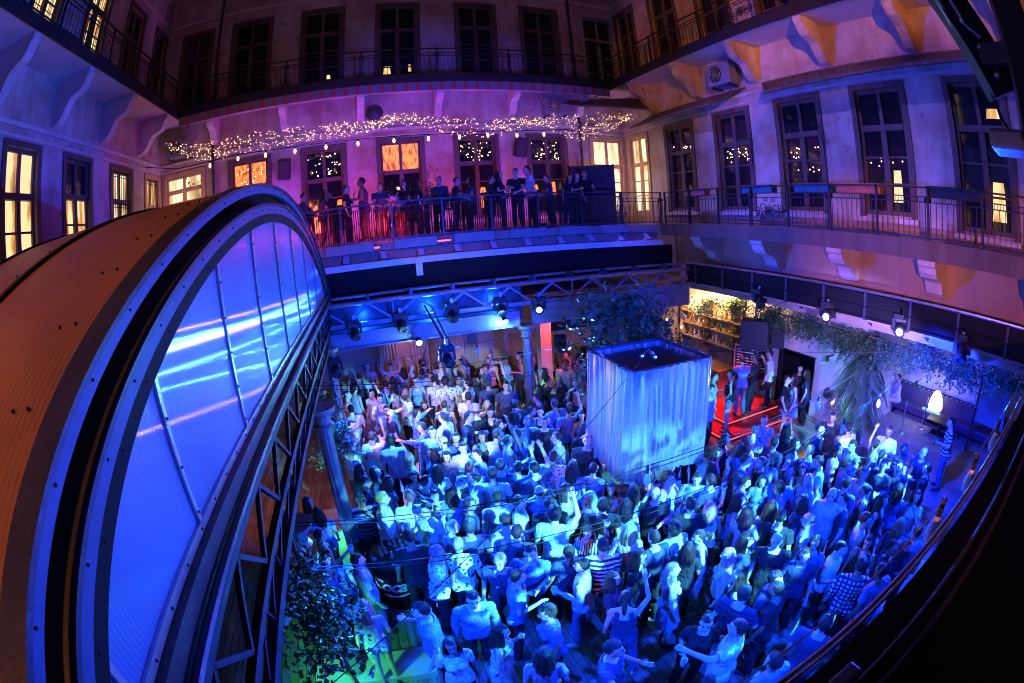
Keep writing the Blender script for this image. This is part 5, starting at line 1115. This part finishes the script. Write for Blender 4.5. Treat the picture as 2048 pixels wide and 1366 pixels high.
crowd('''703 730 m T w s j h f;731 736 m S v k d d f;776 730 m T v s d v f;840 726 m T w s d u r;806 742 w T v l j v b;838 745 m S w s w u b;872 761 m K w s d u b;900 738 m V w s j h r;693 790 m T p s d u r;707 818 m T v s j h b
746 787 m T w s j u fl;765 768 m T b s d d b;765 815 m S b s d h f;791 771 w T w l w p l;829 826 m S b s j o r;882 811 m K n s d d b;880 836 m T v s d k bl;923 833 m T n s d h r;763 694 m S v s d u f;668 706 w T v l j d f
700 712 m T v s j d fl;741 716 m T b s d d f;815 702 m T y s d d f;835 694 m T k s d d fr;910 673 m S n s d u f;934 680 m S v s d u l;986 688 m T n s d t l;918 757 m T w s j t r;975 768 m T n k d h b;1020 738 m T w k j u l
965 738 m T b k d d l;941 789 m T w s d h b;944 818 m T k b d d b;975 803 w K b F d d f;979 824 w K k l d h f;1027 830 w K n l d d r;1054 820 w T b s d k r;1096 815 w K k s d d f;1085 846 m T k s d d f;1121 755 w T k F d d f
1148 768 w C k t e p f;1167 682 m T k s d p l;1108 686 m S v s d d r;1089 717 m T k s d d f;1158 723 m T b k d d r;1124 814 m T b s d u b;1106 806 m T b s d d bl;1168 826 w K b l j d f;1032 803 m T k s d d b;701 891 m K w s j d f
738 877 m T c s d u b;755 863 m T b s d d b;789 880 m T v c d d b;837 852 m S b s d o l;862 868 m T v s d h f;881 884 m T b b d d bl;823 917 w T w F d d r;712 935 w T b l r d r;758 940 w T n l d k r;823 949 w K w l d p f
764 964 w T b l d d r;712 968 m T k s d d r;764 994 m T w f d d r;815 997 m T w f j d b;871 944 w T w l d d b;720 1002 m N b s d p f;624 1000 w K p l d d r;635 1024 w T b l d d b;954 868 w K k l d d f;985 874 m S w s d d b
1023 882 m K b t d o r;1049 862 m T b s d v l;1052 846 m T v s d d f;1115 874 m S v s d d l;885 904 w C w l s d f;922 893 m S v s d h f;965 908 m T v s d d l;1103 908 m P w s d d b;1034 940 m T b s d u b;963 959 m S v s d h l
983 953 m T c s d d b;992 990 m S v s d p b;1077 978 m T b b d d b;1147 937 w T b l d d b;1109 1000 m T k s d d b;1053 1000 m T w s d o r;1170 883 m T k f d t f;1191 938 w S b s d p b;1182 992 w T v F d d fl;1342 956 m T w c d p r
1387 946 m T b s j c f;1309 990 m T k b d t f;1265 984 w K b l d u b;1258 1007 w K b l d d b;1302 968 m T k s d d b;1528 842 m P w s d p f;1572 854 w K k l d d b;1641 857 m S k s d h r;1443 876 w K k l d d r;1491 879 w K k l d k b
1474 895 w T b l d d l;1417 905 w K b l d d r;1477 917 m T n s d d r;1496 901 w T v t d d b;1545 913 w T v l d p f;1585 882 w T v l d d r;1523 958 w T b F d d f;1474 964 w T v s d d r;1560 949 m T b s d d b;1570 975 w T b c d d l
1601 939 w K k l w p f;1667 894 w T p l d d r;1763 924 m S n s d h f;1717 946 m S w s w c f;1700 925 m P b s d d r;1666 982 m S w b w d f;1773 996 w K k l s d r;1792 971 w T b l d d b;1834 998 w T w l w p f;1774 862 m S w s w h f
1846 932 m S k s d h l;1910 846 m N c s j h l;654 1063 m K n s d h r;640 1129 m S b s d d f;722 1111 m T v s j d r;826 1088 m T k s d d b;848 1097 m P w f d p r;882 1050 m T b f d h r;920 1096 m P w f d d b;1003 1114 m T n f d d f
1059 1103 m T b s d t f;1018 1156 m T b s d o r;1034 1063 m T n s d d b;1115 1038 m T c c d u b;1127 1094 w T n t d d b;935 1182 m S b s d d f;930 1048 m T n k d d b;1180 1050 w V w l d h f;1213 1034 w K k l d h r;1247 1055 w S v F d d b
1345 1050 m T c c d d bl;1162 1135 m S v s j h l;1241 1162 w T n l d d r;1364 1138 w D v F l d r;1421 1071 w K n t s d l;1418 1017 w K w F d d b;1466 1001 w K b l d t r;1499 1035 w S v l N d b;1538 1004 w K b l s d b;1563 1032 m T k s d d b
1626 1035 m S v b w d l;1560 1090 m T k b d d f;1458 1106 w T w F d d l;1674 1088 m T w s d h r;1468 1153 w K k l d d l;1730 1030 m K b s d d r;1804 1046 w T b F d d b;1744 1075 w K k l d d f;1786 1097 m T k s d d r;1713 1133 m G w s d d b
1830 1068 m T b s d d b;1776 1145 m T b s d d bl;726 1229 w K v F s d b;854 1208 m T b s d p l;908 1296 w T w l d d f;992 1262 w D w l l p r;1115 1223 w T b c d k l;1096 1300 w T p l d d b;1265 1196 w K n t j u b;1245 1290 m T n s d o r
1403 1226 w T k t d h f;1454 1258 m T w s d o l;1564 1188 m T k s d d l;1426 752 m T v s j h r;1419 778 m T w s d d r;1460 759 w K k t s k l;1486 740 m T b s j h b;1503 732 m S k s d h l;1542 724 m S w s d p l;1579 760 m T k s s d r
1594 757 w D b l l d l;1603 738 w T k l d d f;1619 746 w T n l d d l;1390 1010 m T k s d d b;1225 985 w K v l d d f;1205 1010 m T k s d d b;1075 935 m T n s d u bl;1140 985 w T v l d d r;1010 925 m T n s d d b;1000 1035 m S v s d d bl
905 985 w T b l d d b;945 1010 m T n s d d r;870 1000 w T v s d p f;1535 1150 m T n s d d r;1610 1110 m T n s d d f;1490 1085 w T n l d d r;1380 1090 w T k l d d b;1320 1085 m T n s d d bl;1280 1110 w T k l d d r;1700 1000 m T n s d d l
1640 1075 w T b l d d f;1740 980 w K n t d d l;1690 965 m T b s d d b;1600 1000 w T n l d d l;1420 960 m T n s d d bl;1435 935 w T k l d d l;1510 925 m T k s d d l;1620 905 m T n s d d b;1550 880 m T n s d d br;1090 760 m T n s d d r
1010 770 m T n s d d f;1070 780 w T n l d d l;865 900 w T n l d d l;690 850 m T v s d d fr;735 845 w T k l d d b;905 870 w T n l d d f;845 1010 m T w s d h fl;1440 1352 m T b s d d b;1560 1335 m T b s d d bl;1640 1250 m T n s d d b''')
# more dancers filling the floor between the ones read off the photograph
rf = random.Random(21); added = 0; tries = 0
zones = [((-.8,8),(8.3,14.3),43), ((.2,9.3),(2.6,8.2),28)]
for (xa,xb),(ya,yb),n in zones:
    k = 0; tries = 0
    while k < n and tries < 4000:
        tries += 1; x, y = rf.uniform(xa,xb), rf.uniform(ya,yb)
        if BX0-.3 < x < BX1+.3 and BY0-.3 < y < BY1+.3 or (1.7 < x < 3.8 and 10.2 < y < 11.1) or (x > 6.3 and y > 5.4) or (x < 1.2 and y < 7): continue
        if any(abs(q['x']-x) < .9 and abs(q['y']-y) < .9 and (q['x']-x)**2+(q['y']-y)**2 < .5**2 for q in PEOPLE): continue
        k += 1; sx = rf.choice('mmw')
        person(0, 0, sx, rf.choice('TTTSKNP' if sx == 'm' else 'TKKTSD'), rf.choice('wwvkknnbgc'), rf.choice('sssfbc' if sx == 'm' else 'lllFt'), rf.choice('jddw') if sx == 'm' else rf.choice('jdsee'), rf.choice('dddhutopkk'), rf.choice(['f','b','l','r','fl','fr','bl','br']), at=(x,y,0))
        if PEOPLE[-1]['top'] == 'D': PEOPLE[-1]['bot'] = 'l'
crowd('''599 396 m S n s d l r;693 377 w T k s d p r;724 363 m K n s d h l;786 383 w T g l d S b;838 376 w T k l d h r;871 360 m S n s d d fl;1005 349 w T k l d h r;1031 345 m T k s d l f;1066 337 m T w s d h l;1134 355 w T k l d d fr;1172 346 m T k s d t f;545 385 m S g s d d b;640 392 w T n l d l r;668 388 m T k s d l l;757 378 m T n s d l f;812 384 w T k l d l fl;905 366 m T k s d l r;935 368 w T n l d h l;975 362 m S k s d l r;1100 358 m T n s d l l;1150 352 w T k l d h fr''', fz=DECK, group='guests on the terrace')
for p in [q for q in PEOPLE if q['group'] == 'guests on the terrace']:
    d = ray(p['px'], p['py']); zh = DECK+1.66*p['h']; Y = 12.75 if p['pose'] in ('l','h','p') else 12.9
    if p['pose'] == 'S': Y, p['z'] = 12.75, DECK-.14
    q = d*(Y/d.y); p['x'], p['y'] = q.x, q.y
    if p['pose'] != 'S': p['h'] = min(1.06, max(.9, (q.z-DECK)/1.66))
person(1780, 780, 'm', 'S', 'v', 's', 'w', 'S', 'l', at=(14.85,6.0,0), group='people in the lounge', scale=1.0); PEOPLE[-1]['z'] = FZ-.4
# keep bodies from standing inside each other
for _ in range(25):
    for i, a in enumerate(PEOPLE):
        for b in PEOPLE[i+1:]:
            dx, dy = b['x']-a['x'], b['y']-a['y']; d2 = dx*dx+dy*dy
            if d2 < .36**2 and abs(a['z']-b['z']) < 1:
                d = math.sqrt(d2)+1e-6; k = (.36-d)/2/d*.6; a['x'] -= dx*k; a['y'] -= dy*k; b['x'] += dx*k; b['y'] += dy*k
for p in PEOPLE:   # nobody stands inside the box, a column or a wall
    if p['z'] < -5 and BX0-.15 < p['x'] < BX1+.15 and BY0-.1 < p['y'] < BY1+.15: p['y'] = BY0-.25 if p['y'] < (BY0+BY1)/2-.3 else BY1+.3
    if p['z'] < -5 and p['x'] > 8.4 and p['y'] > 8.2 and p['x'] < 11.9: p['z'] = FZ+(.28 if p['x'] > 8.9 and p['y'] > 8.8 else .14)
MARK = {'the DJ desk':(2.75,10.7,-5), 'the curtain box':(4.6,6.8,-5), 'the white column':(3.92,11.3,-5), 'the big loudspeaker':(10,9.3,-5), 'the wide doorway':(12,8.8,-5), 'the potted palm':(11.45,5.85,-5), 'the egg lamp':(15.2,4.6,-5), 'the light box':(10.9,4.2,-5), 'the leafy column bush':(-1.15,8.5,-5), 'the drinks cooler':(-.4,6.3,-5),
        'the corner bush':(-1.15,3.6,-5), 'the gable tip':(-1,11.5,-3), 'the green light post':(4.4,11.9,-5), 'the violet lit beam light':(9.2,5.9,-3), 'the roof edge rails':(3.5,1.2,-4), 'the pink lit column':(2.05,13.2,-4), 'the orange drapes':(1,14.8,-4), 'the partition screen':(7.3,13.7,0), 'the red chair':(.95,12.75,0), 'the white notice':(1.4,12.1,-1)}
def base_text(p):
    c, k = CN[p['tc']], TOP[p['top']][1]; s_ = 'person in ' + c + ' ' + k
    b = BOT[p['bot']][3]
    if b and p['bot'] != 'd': s_ += ' and ' + b
    if PTXT[p['pose']]: s_ += ', ' + PTXT[p['pose']]
    return s_
WN = lambda s_: len(s_.replace(',', '').split())
FT_ = {'f':'facing us','b':'back turned','l':'facing left','r':'facing right','fl':'facing us','fr':'facing us','bl':'back turned','br':'back turned'}
groups_ = {}
for p in PEOPLE: groups_.setdefault(base_text(p), []).append(p)
g2 = {}
for b, ps in groups_.items():
    if len(ps) == 1: ps[0]['label'] = b + ', ' + FT_[ps[0]['face']]; continue
    for p in ps:
        t = b + ', ' + FT_[p['face']]
        g2.setdefault(t if WN(t) <= 9 else b, []).append(p)
ORD = ['closest', 'second closest', 'third closest', 'fourth closest', 'fifth closest', 'sixth closest', 'seventh closest']
used_ = set()
for b, ps in g2.items():
    if len(ps) == 1: ps[0]['label'] = b; used_.add(b); continue
    todo = list(ps); rank = {}
    for m_, c in MARK.items():
        o = sorted(ps, key=lambda q: (Vector((q['x'],q['y'],q['z']+1.3))-Vector(c)).length)
        for i, q in enumerate(o): rank[(id(q), m_)] = i
    for q in todo:
        best = min(MARK, key=lambda m_: (rank[(id(q), m_)], (Vector((q['x'],q['y'],q['z']+1.3))-Vector(MARK[m_])).length))
        q['label'] = b + ', ' + ORD[min(rank[(id(q), best)], 6)] + ' to ' + best
for q in PEOPLE:
    if WN(q['label']) > 16: q['label'] = q['label'].replace('long-sleeved ', '').replace(' and pale trousers', '').replace(' and jeans', '')
WEAR = {'T':'top','S':'shirt','K':'top','P':'shirt','N':'shirt','V':'shirt','G':'shirt','D':'dress','C':'top'}
SK = [(.62,.45,.36),(.68,.5,.41),(.55,.38,.29),(.7,.54,.45),(.33,.2,.14)]
for n_, p in enumerate(PEOPLE):
    B = body(p['sex'], p['pose']); o = bpy.data.objects.new('person', B['me']); COL.objects.link(o); o.location = (p['x'], p['y'], p['z'])
    f = math.atan2(-p['x'], p['y']) + R(ANG[p['face']]) + R(rp.uniform(-18,18)); o.rotation_euler = (R(rp.uniform(-5,6)) if p['pose'] not in ('l','S') else R(4), R(rp.uniform(-3,3)), f)
    mir = -1 if rp.random() < .5 and p['pose'] not in ('S',) else 1; wd = rp.uniform(.96,1.08) if p['sex'] == 'm' else rp.uniform(.94,1.03); o.scale = (p['h']*wd*mir, p['h']*wd, p['h'])
    o.color = (*rp.choice(SK), 1); tag(o, p['label'], 'person', p['group'])
    def part(name, me, col):
        c = bpy.data.objects.new(name, me); COL.objects.link(c); c.parent = o; c.color = (*col, 1); return c
    kind, _, mm = TOP[p['top']]; jit = rp.uniform(.82,1.1); tc = tuple(min(.9, v*jit) for v in COLS[p['tc']])
    part(WEAR[p['top']], gmesh(p['sex'], p['pose'], kind, mm), tc)
    if p['top'] == 'D': part('skirt', gmesh(p['sex'], 'd', 'dress_skirt', 'cloth'), tc)
    bk, bc, bm, bn = BOT[p['bot']]
    if bk: part(bk.replace('long_skirt', 'wide_trousers'), gmesh(p['sex'], p['pose'] if bk in ('trousers','shorts') else 'd', bk, bm), bc)
    sc = rp.choice([(.7,.7,.7),(.04,.04,.05),(.25,.15,.1)])
    for k_ in ('shoe_a','shoe_b'): part('shoe', gmesh(p['sex'], p['pose'], k_, 'cloth'), sc)
    part('cap' if p['hair'] == 'k' else 'hair', hmesh(p['hair']), tuple(v*rp.uniform(.7,1.5) for v in HCOL[p['hair']]) if p['hair'] != 'k' else (rp.choice([.6,.04]),)*3)
    p['o'] = o; p['mir'] = mir
# drinks in hands
cup = MB(); cup.lathe([(.001,0),(.032,0),(.044,.13),(.041,.13),(.03,.01),(.001,.012)], 14); cupme = cup.mesh('drink_cup', M['clear_bulb'], True)
bt = MB(); bt.lathe([(.001,0),(.03,0),(.031,.13),(.012,.19),(.012,.24),(.001,.24)], 10); botme = bt.mesh('beer_bottle', M['bottle_b'], True)
k = 0
bpy.context.view_layer.update()
for p in PEOPLE:
    if p['pose'] != 'h' or p['z'] > -4: continue
    k += 1; o = p['o']; e, wr = ARM['h']; d = (Vector(wr)-Vector(e)).normalized(); q = Vector((wr[0],wr[1],wr[2]))+d*.1
    c = bpy.data.objects.new('drink_cup' if k % 4 else 'beer_bottle', cupme if k % 4 else botme); COL.objects.link(c); c.location = o.matrix_world @ (q-Vector((-.0,0.02,.07)))
    l_ = p['label'].replace('person in ', 'held by person in ').replace(', holding a drink', ''); l_ = ('clear cup ' if k % 4 else 'green bottle ') + l_
    tag(c, l_, 'cup' if k % 4 else 'bottle', 'drinks held by the crowd')
# ------------------------------------------------------------------ night sky, the lamps of the place and added fill lights
w = bpy.data.worlds.new('World'); scn.world = w; w.use_nodes = True
sky = w.node_tree.nodes.new('ShaderNodeTexSky'); sky.sky_type = 'NISHITA'; sky.sun_disc = False; sky.sun_elevation = R(-3); sky.sun_rotation = R(40)
bg = w.node_tree.nodes['Background']; w.node_tree.links.new(sky.outputs['Color'], bg.inputs['Color']); bg.inputs['Strength'].default_value = .0006
def spot(loc, target, col, power, angle=60, blend=.5, radius=.06, name='stage_or_fill_beam'):
    l_ = bpy.data.lights.new(name, 'SPOT'); l_.color = col; l_.energy = power; l_.spot_size = R(angle); l_.spot_blend = blend; l_.shadow_soft_size = radius
    o = bpy.data.objects.new(name, l_); COL.objects.link(o); o.location = loc; o.rotation_euler = (Vector(target)-Vector(loc)).to_track_quat('-Z', 'Y').to_euler(); return o
def gobo(o, scale, lo, hi, seed=0., floor_=.0):
    """breakup pattern projected by a moving head"""
    l_ = o.data; l_.use_nodes = True; nt = l_.node_tree; e = nt.nodes['Emission']; tc = nt.nodes.new('ShaderNodeTexCoord'); mp = nt.nodes.new('ShaderNodeMapping'); mp.inputs['Location'].default_value = (seed, seed*.7, seed*.3)
    nz = nt.nodes.new('ShaderNodeTexNoise'); nz.inputs['Scale'].default_value = scale; nz.inputs['Detail'].default_value = 1.5; nz.inputs['Distortion'].default_value = 1.2
    r = nt.nodes.new('ShaderNodeValToRGB'); r.color_ramp.elements[0].position = lo; r.color_ramp.elements[0].color = (floor_,)*3+(1,); r.color_ramp.elements[1].position = hi; r.color_ramp.elements[1].color = (1,1,1,1)
    nt.links.new(tc.outputs['Normal'], mp.inputs['Vector']); nt.links.new(mp.outputs['Vector'], nz.inputs['Vector']); nt.links.new(nz.outputs['Fac'], r.inputs['Fac']); nt.links.new(r.outputs['Color'], e.inputs['Strength']); return o
def point(loc, col, power, radius=.1, name='lamp_light'):
    l_ = bpy.data.lights.new(name, 'POINT'); l_.color = col; l_.energy = power; l_.shadow_soft_size = radius
    o = bpy.data.objects.new(name, l_); COL.objects.link(o); o.location = loc; return o
BLUE, DEEP, CYAN, VIO, ICE = (.004,.058,1), (.003,.02,1), (.02,.36,1), (.2,.04,1), (.1,.62,1)
K = 1.0
# moving heads on the far truss and the side beam, most with a breakup pattern
gobo(spot(HA, (.6,7.5,-5.6), BLUE, 15000*K, 75), 5, .38, .6, 1); gobo(spot(HB, (1.0,6,-5.6), CYAN, 9000*K, 44), 9, .53, .55, 2); gobo(spot(HC, (1.8,4.5,-5.6), BLUE, 14000*K, 72), 6, .4, .55, 3); gobo(spot(HD, (3.2,5,-5.6), BLUE, 14000*K, 66), 6, .4, .55, 4); gobo(spot(HE, (1.2,3.4,-5.2), CYAN, 16000*K, 46), 10, .53, .55, 5)
spot(HF, (6,8,-5.5), BLUE, 1500*K, 80); gobo(spot(HG, (6.5,4.5,-5.6), BLUE, 14000*K, 80), 6, .42, .55, 6); gobo(spot(HH, (2.6,4.2,-5.2), VIO, 4200*K, 80), 6, .42, .55, 7); gobo(spot(HI, (3.4,3.6,-5.4), CYAN, 16000*K, 52), 10, .53, .55, 8); gobo(spot(HJ, (6,3,-5.5), DEEP, 9000*K, 100), 5, .4, .55, 9)
# white-cyan beams from the camera side edge into the middle of the floor
gobo(spot((2.6,.5,-1.6), (.9,6.6,-4.6), ICE, 13000*K, 34, .35, .04), 12, .5, .52, 10, .0); gobo(spot((4.2,.5,-1.6), (4.2,4.6,-4.6), ICE, 10000*K, 40, .3, .04), 11, .5, .52, 11, .0); spot((-.6,.8,-1.7), (2.0,10.5,-4.3), (.55,.8,1), 6500*K, 13, .4, .05); gobo(spot((7.5,.5,-1.6), (8.2,4.4,-4.4), ICE, 7000*K, 46, .3, .04), 9, .5, .52, 12, .0)
spot((-.95,8.4,-2.5), (1.3,11.6,-4.9), (.45,.25,1), 1300*K, 60, .5, .06)  # added violet fill on the back dancers, no fixture here
spot((5.6,.5,-1.6), (4.7,6.2,-3.4), (.3,.8,1), 1300*K, 22, .4, .05); spot((9.1,5.0,-2.0), (5.4,7,-3.4), (.3,.7,1), 2500*K, 26, .4, .05); spot((.5,11.0,-2.3), (3.9,7,-3.4), (1,.62,.6), 2200*K, 24, .5, .05)  # added spots that brighten the curtain box, no fixtures of their own
# blue fill floods added to brighten the crowd, without fixtures
spot((3.0,.45,-1.55), (3.2,6,-5.2), (.002,.045,1), 3000*K, 100, .6, .05); spot((7.5,.45,-1.55), (6.5,4.5,-5.2), (.002,.04,1), 2400*K, 100, .6, .08); spot((-.9,3.0,-2.2), (3,4.5,-5.4), (.002,.05,1), 2600*K, 100, .6, .08)
spot((9.1,3.0,-1.9), (4.8,6.2,-3.4), (.25,.75,1), 2000*K, 20, .4, .04); spot((-.9,4.2,-2.2), (4.2,6.5,-3.4), (.2,.7,1), 1500*K, 22, .4, .04)  # more added spots on the curtain box, to streak its folds
# wash towards the gable and the lounge
spot((9.15,7.0,-1.95), (-1,5.5,-.5), (.004,.05,1), 6500*K, 60, .6, .05); spot((9.15,2.2,-1.95), (-1,3.4,-.7), (.004,.06,1), 5500*K, 60, .6, .05); spot((6.0,11.1,-1.9), (-1,4,-.4), (.1,.35,1), 900*K, 60, .6, .06)
spot((8.2,3.0,-2.2), (15,3,-5.2), DEEP, 5200*K, 100, .6, .1); spot((6.5,2.5,-1.8), (12,7,-4), (.25,.2,1), 4200*K, 60, .6, .1)
for p_, c, e in (((9.15,8.6,-1.75),(.7,.35,1),260), ((9.15,4.4,-2.5),(.2,.7,1),420), ((7.2,11.1,-2.3),(.15,.5,1),520), ((9.15,5.2,-1.95),(.5,.4,1),420), ((2.0,11.1,-2.7),(.1,.6,1),160)): spot(p_, (-1,4.5,-.6), c, e, 50, .7, .03)  # small spots added only to draw streaks on the gable panel
# glare under the deep truss
point(on_y(1010,648,FY-.32), (.2,.75,1), 90, .04); point(on_y(838,690,FY-.32), (.3,.8,1), 80, .04); point((1.5,FY+.25,-1.9), (.01,.15,1), 90, .1); point((-.2,FY+.25,-1.9), (.005,.1,1), 60, .1); point((3.2,FY+.25,-1.9), (.005,.1,1), 70, .1)
# warm bar, red platform, pink drapes, green floor lamps
spot((10.3,12.4,-2.2), (11.9,12.4,-3.6), (1,.6,.25), 1300, 130, .5, .2); spot((10.3,10.6,-2.2), (11.9,10.6,-4), (1,.55,.22), 500, 110, .5, .1)
spot((9.6,10.0,-2.1), (9.6,9.4,-5.6), (1,.04,.05), 1500, 60, .6, .1); spot((1.0,14.9,-2.5), (1.0,15.2,-4.5), (1,.35,.05), 160, 70, .6, .1); spot((5.5,12.3,-2.3), (5.0,13.0,-4.2), (1,.08,.08), 420, 60, .5, .1); spot((7.6,13.6,-2.3), (6.4,14.9,-4), (1,.45,.25), 60, 120, .6, .1)
spot((.8,12.6,-2.3), (1.2,10.8,-5), (1,.25,.5), 1400, 50, .6, .1)
spot((-1.5,8.6,-4.9), (-.6,6.4,-5.8), (.05,1,.3), 140, 100, .6, .05); spot((-1.6,3.6,-4.6), (-1,4.6,-5.8), (.05,1,.35), 110, 120, .6, .05); point((4.35,11.5,-4.6), (.1,1,.45), 25, .1); point(G1+Vector((-.3,-.1,-.2)), (.1,1,.6), 6, .05); point(G2+Vector((-.3,-.1,-.2)), (.1,1,.6), 6, .05)
spot((-3,9.5,-3), (-2.4,10.5,-5.8), (1,.2,.05), 120, 120, .6, .1)
spot(HW, (8,5,-4.8), (1,.5,.15), 220, 70); point(lp+Vector((-.5,0,.1)), (1,.8,.9), 25, .2); point((14.9,4.6,-5.35), (.35,.05,1), 25, .1)
# coloured washes thrown at the facades, mostly from unseen sources
for q, c, p in zip(WASH, ((.45,.04,1),(.6,.05,.9),(.72,.05,.8),(.7,.06,.8),(.66,.06,.85),(.5,.06,.9)), (230,230,240,230,210,150)): spot(q, q+Vector((0,1.55,2.0)), c, p, 140, .6, .1, 'facade_wash')
spot((9.8,2.2,3.1), (-7.28,9.6,1.8), (.07,.003,1), 3600, 19, .7, .1, 'facade_wash'); spot((9.8,2.0,3.1), (-7.28,13.6,2.3), (.42,.02,1), 3800, 16, .7, .1, 'facade_wash'); spot((9.8,2.4,3.1), (-7.28,6.2,2.0), (.1,.01,.9), 400, 19, .8, .1, 'facade_wash')  # added unseen spots for the left wing, set high to clear the arched roof
for y, p in ((1.6,5000), (6.2,8000), (11.0,8000)): spot((-5.0,4.0,11.2), (10,y,.3), (.26,.15,1), p, 21, .4, .15, 'facade_wash')
spot((-.7,11.0,-.6), (10,5.5,2.0), (.02,.03,1), 6000, 60, .6, .1, 'facade_wash'); spot((-.6,3,-.9), (9.4,6,-.75), (.22,.18,1), 900, 50, .6, .1, 'facade_wash'); spot((3,.5,-1.1), (3,12.2,-.6), (.006,.03,1), 8000, 60, .6, .1, 'facade_wash')
# warm courtyard lamp on the wing behind the camera
for y, e in ((2.0,3500), (6.0,5000), (10.0,5000)): spot((-1,-4.2,3.0), (10,y,5.7), (1,.27,.03), e, 21, .6, .12, 'courtyard_lamp')
spot((-2.5,-2.5,-.3), (9.9,5.0,-.75), (1,.24,.03), 5500, 19, .8, .1, 'courtyard_lamp'); spot((-2.5,-2.5,-.3), (9.9,1.5,-.7), (1,.24,.03), 3500, 19, .8, .1, 'courtyard_lamp')
spot((-4,-3.8,3.0), (-3.4,1.2,-.3), (1,.27,.04), 2800, 62, .8, .1, 'courtyard_lamp'); spot((-6.5,3,3.2), (-4,6,.6), (.9,.32,.2), 160, 110, .8, .1, 'courtyard_lamp'); spot((2,-4,8), (1.5,15.8,7.5), (.7,.25,.3), 1100, 70, .8, .1, 'courtyard_lamp')
# red bar light on the terrace, light from lit doorways
point((-1.6,12.55,.35), (1,.02,.06), 110, .05); point((.6,12.5,.3), (1,.03,.08), 90, .05); point((9.0,14.6,1.6), (1,.6,.25), 45, .1); point((-6.2,14.9,2.2), (1,.6,.3), 22, .1)
scn.view_settings.view_transform = 'Standard'; scn.view_settings.look = 'None'; scn.view_settings.exposure = -.15; scn.view_settings.gamma = 1
scn.cycles.use_denoising = True; scn.cycles.max_bounces = 6; scn.cycles.diffuse_bounces = 3; scn.cycles.glossy_bounces = 3; scn.cycles.sample_clamp_indirect = 4; scn.cycles.use_adaptive_sampling = False; scn.cycles.filter_width = 1.0
spot((8.8,4.0,-.9), ray(1960,110)*2.5, (.25,.06,1), 900, 12, .5, .08)  # added spot that puts violet on the winch rig
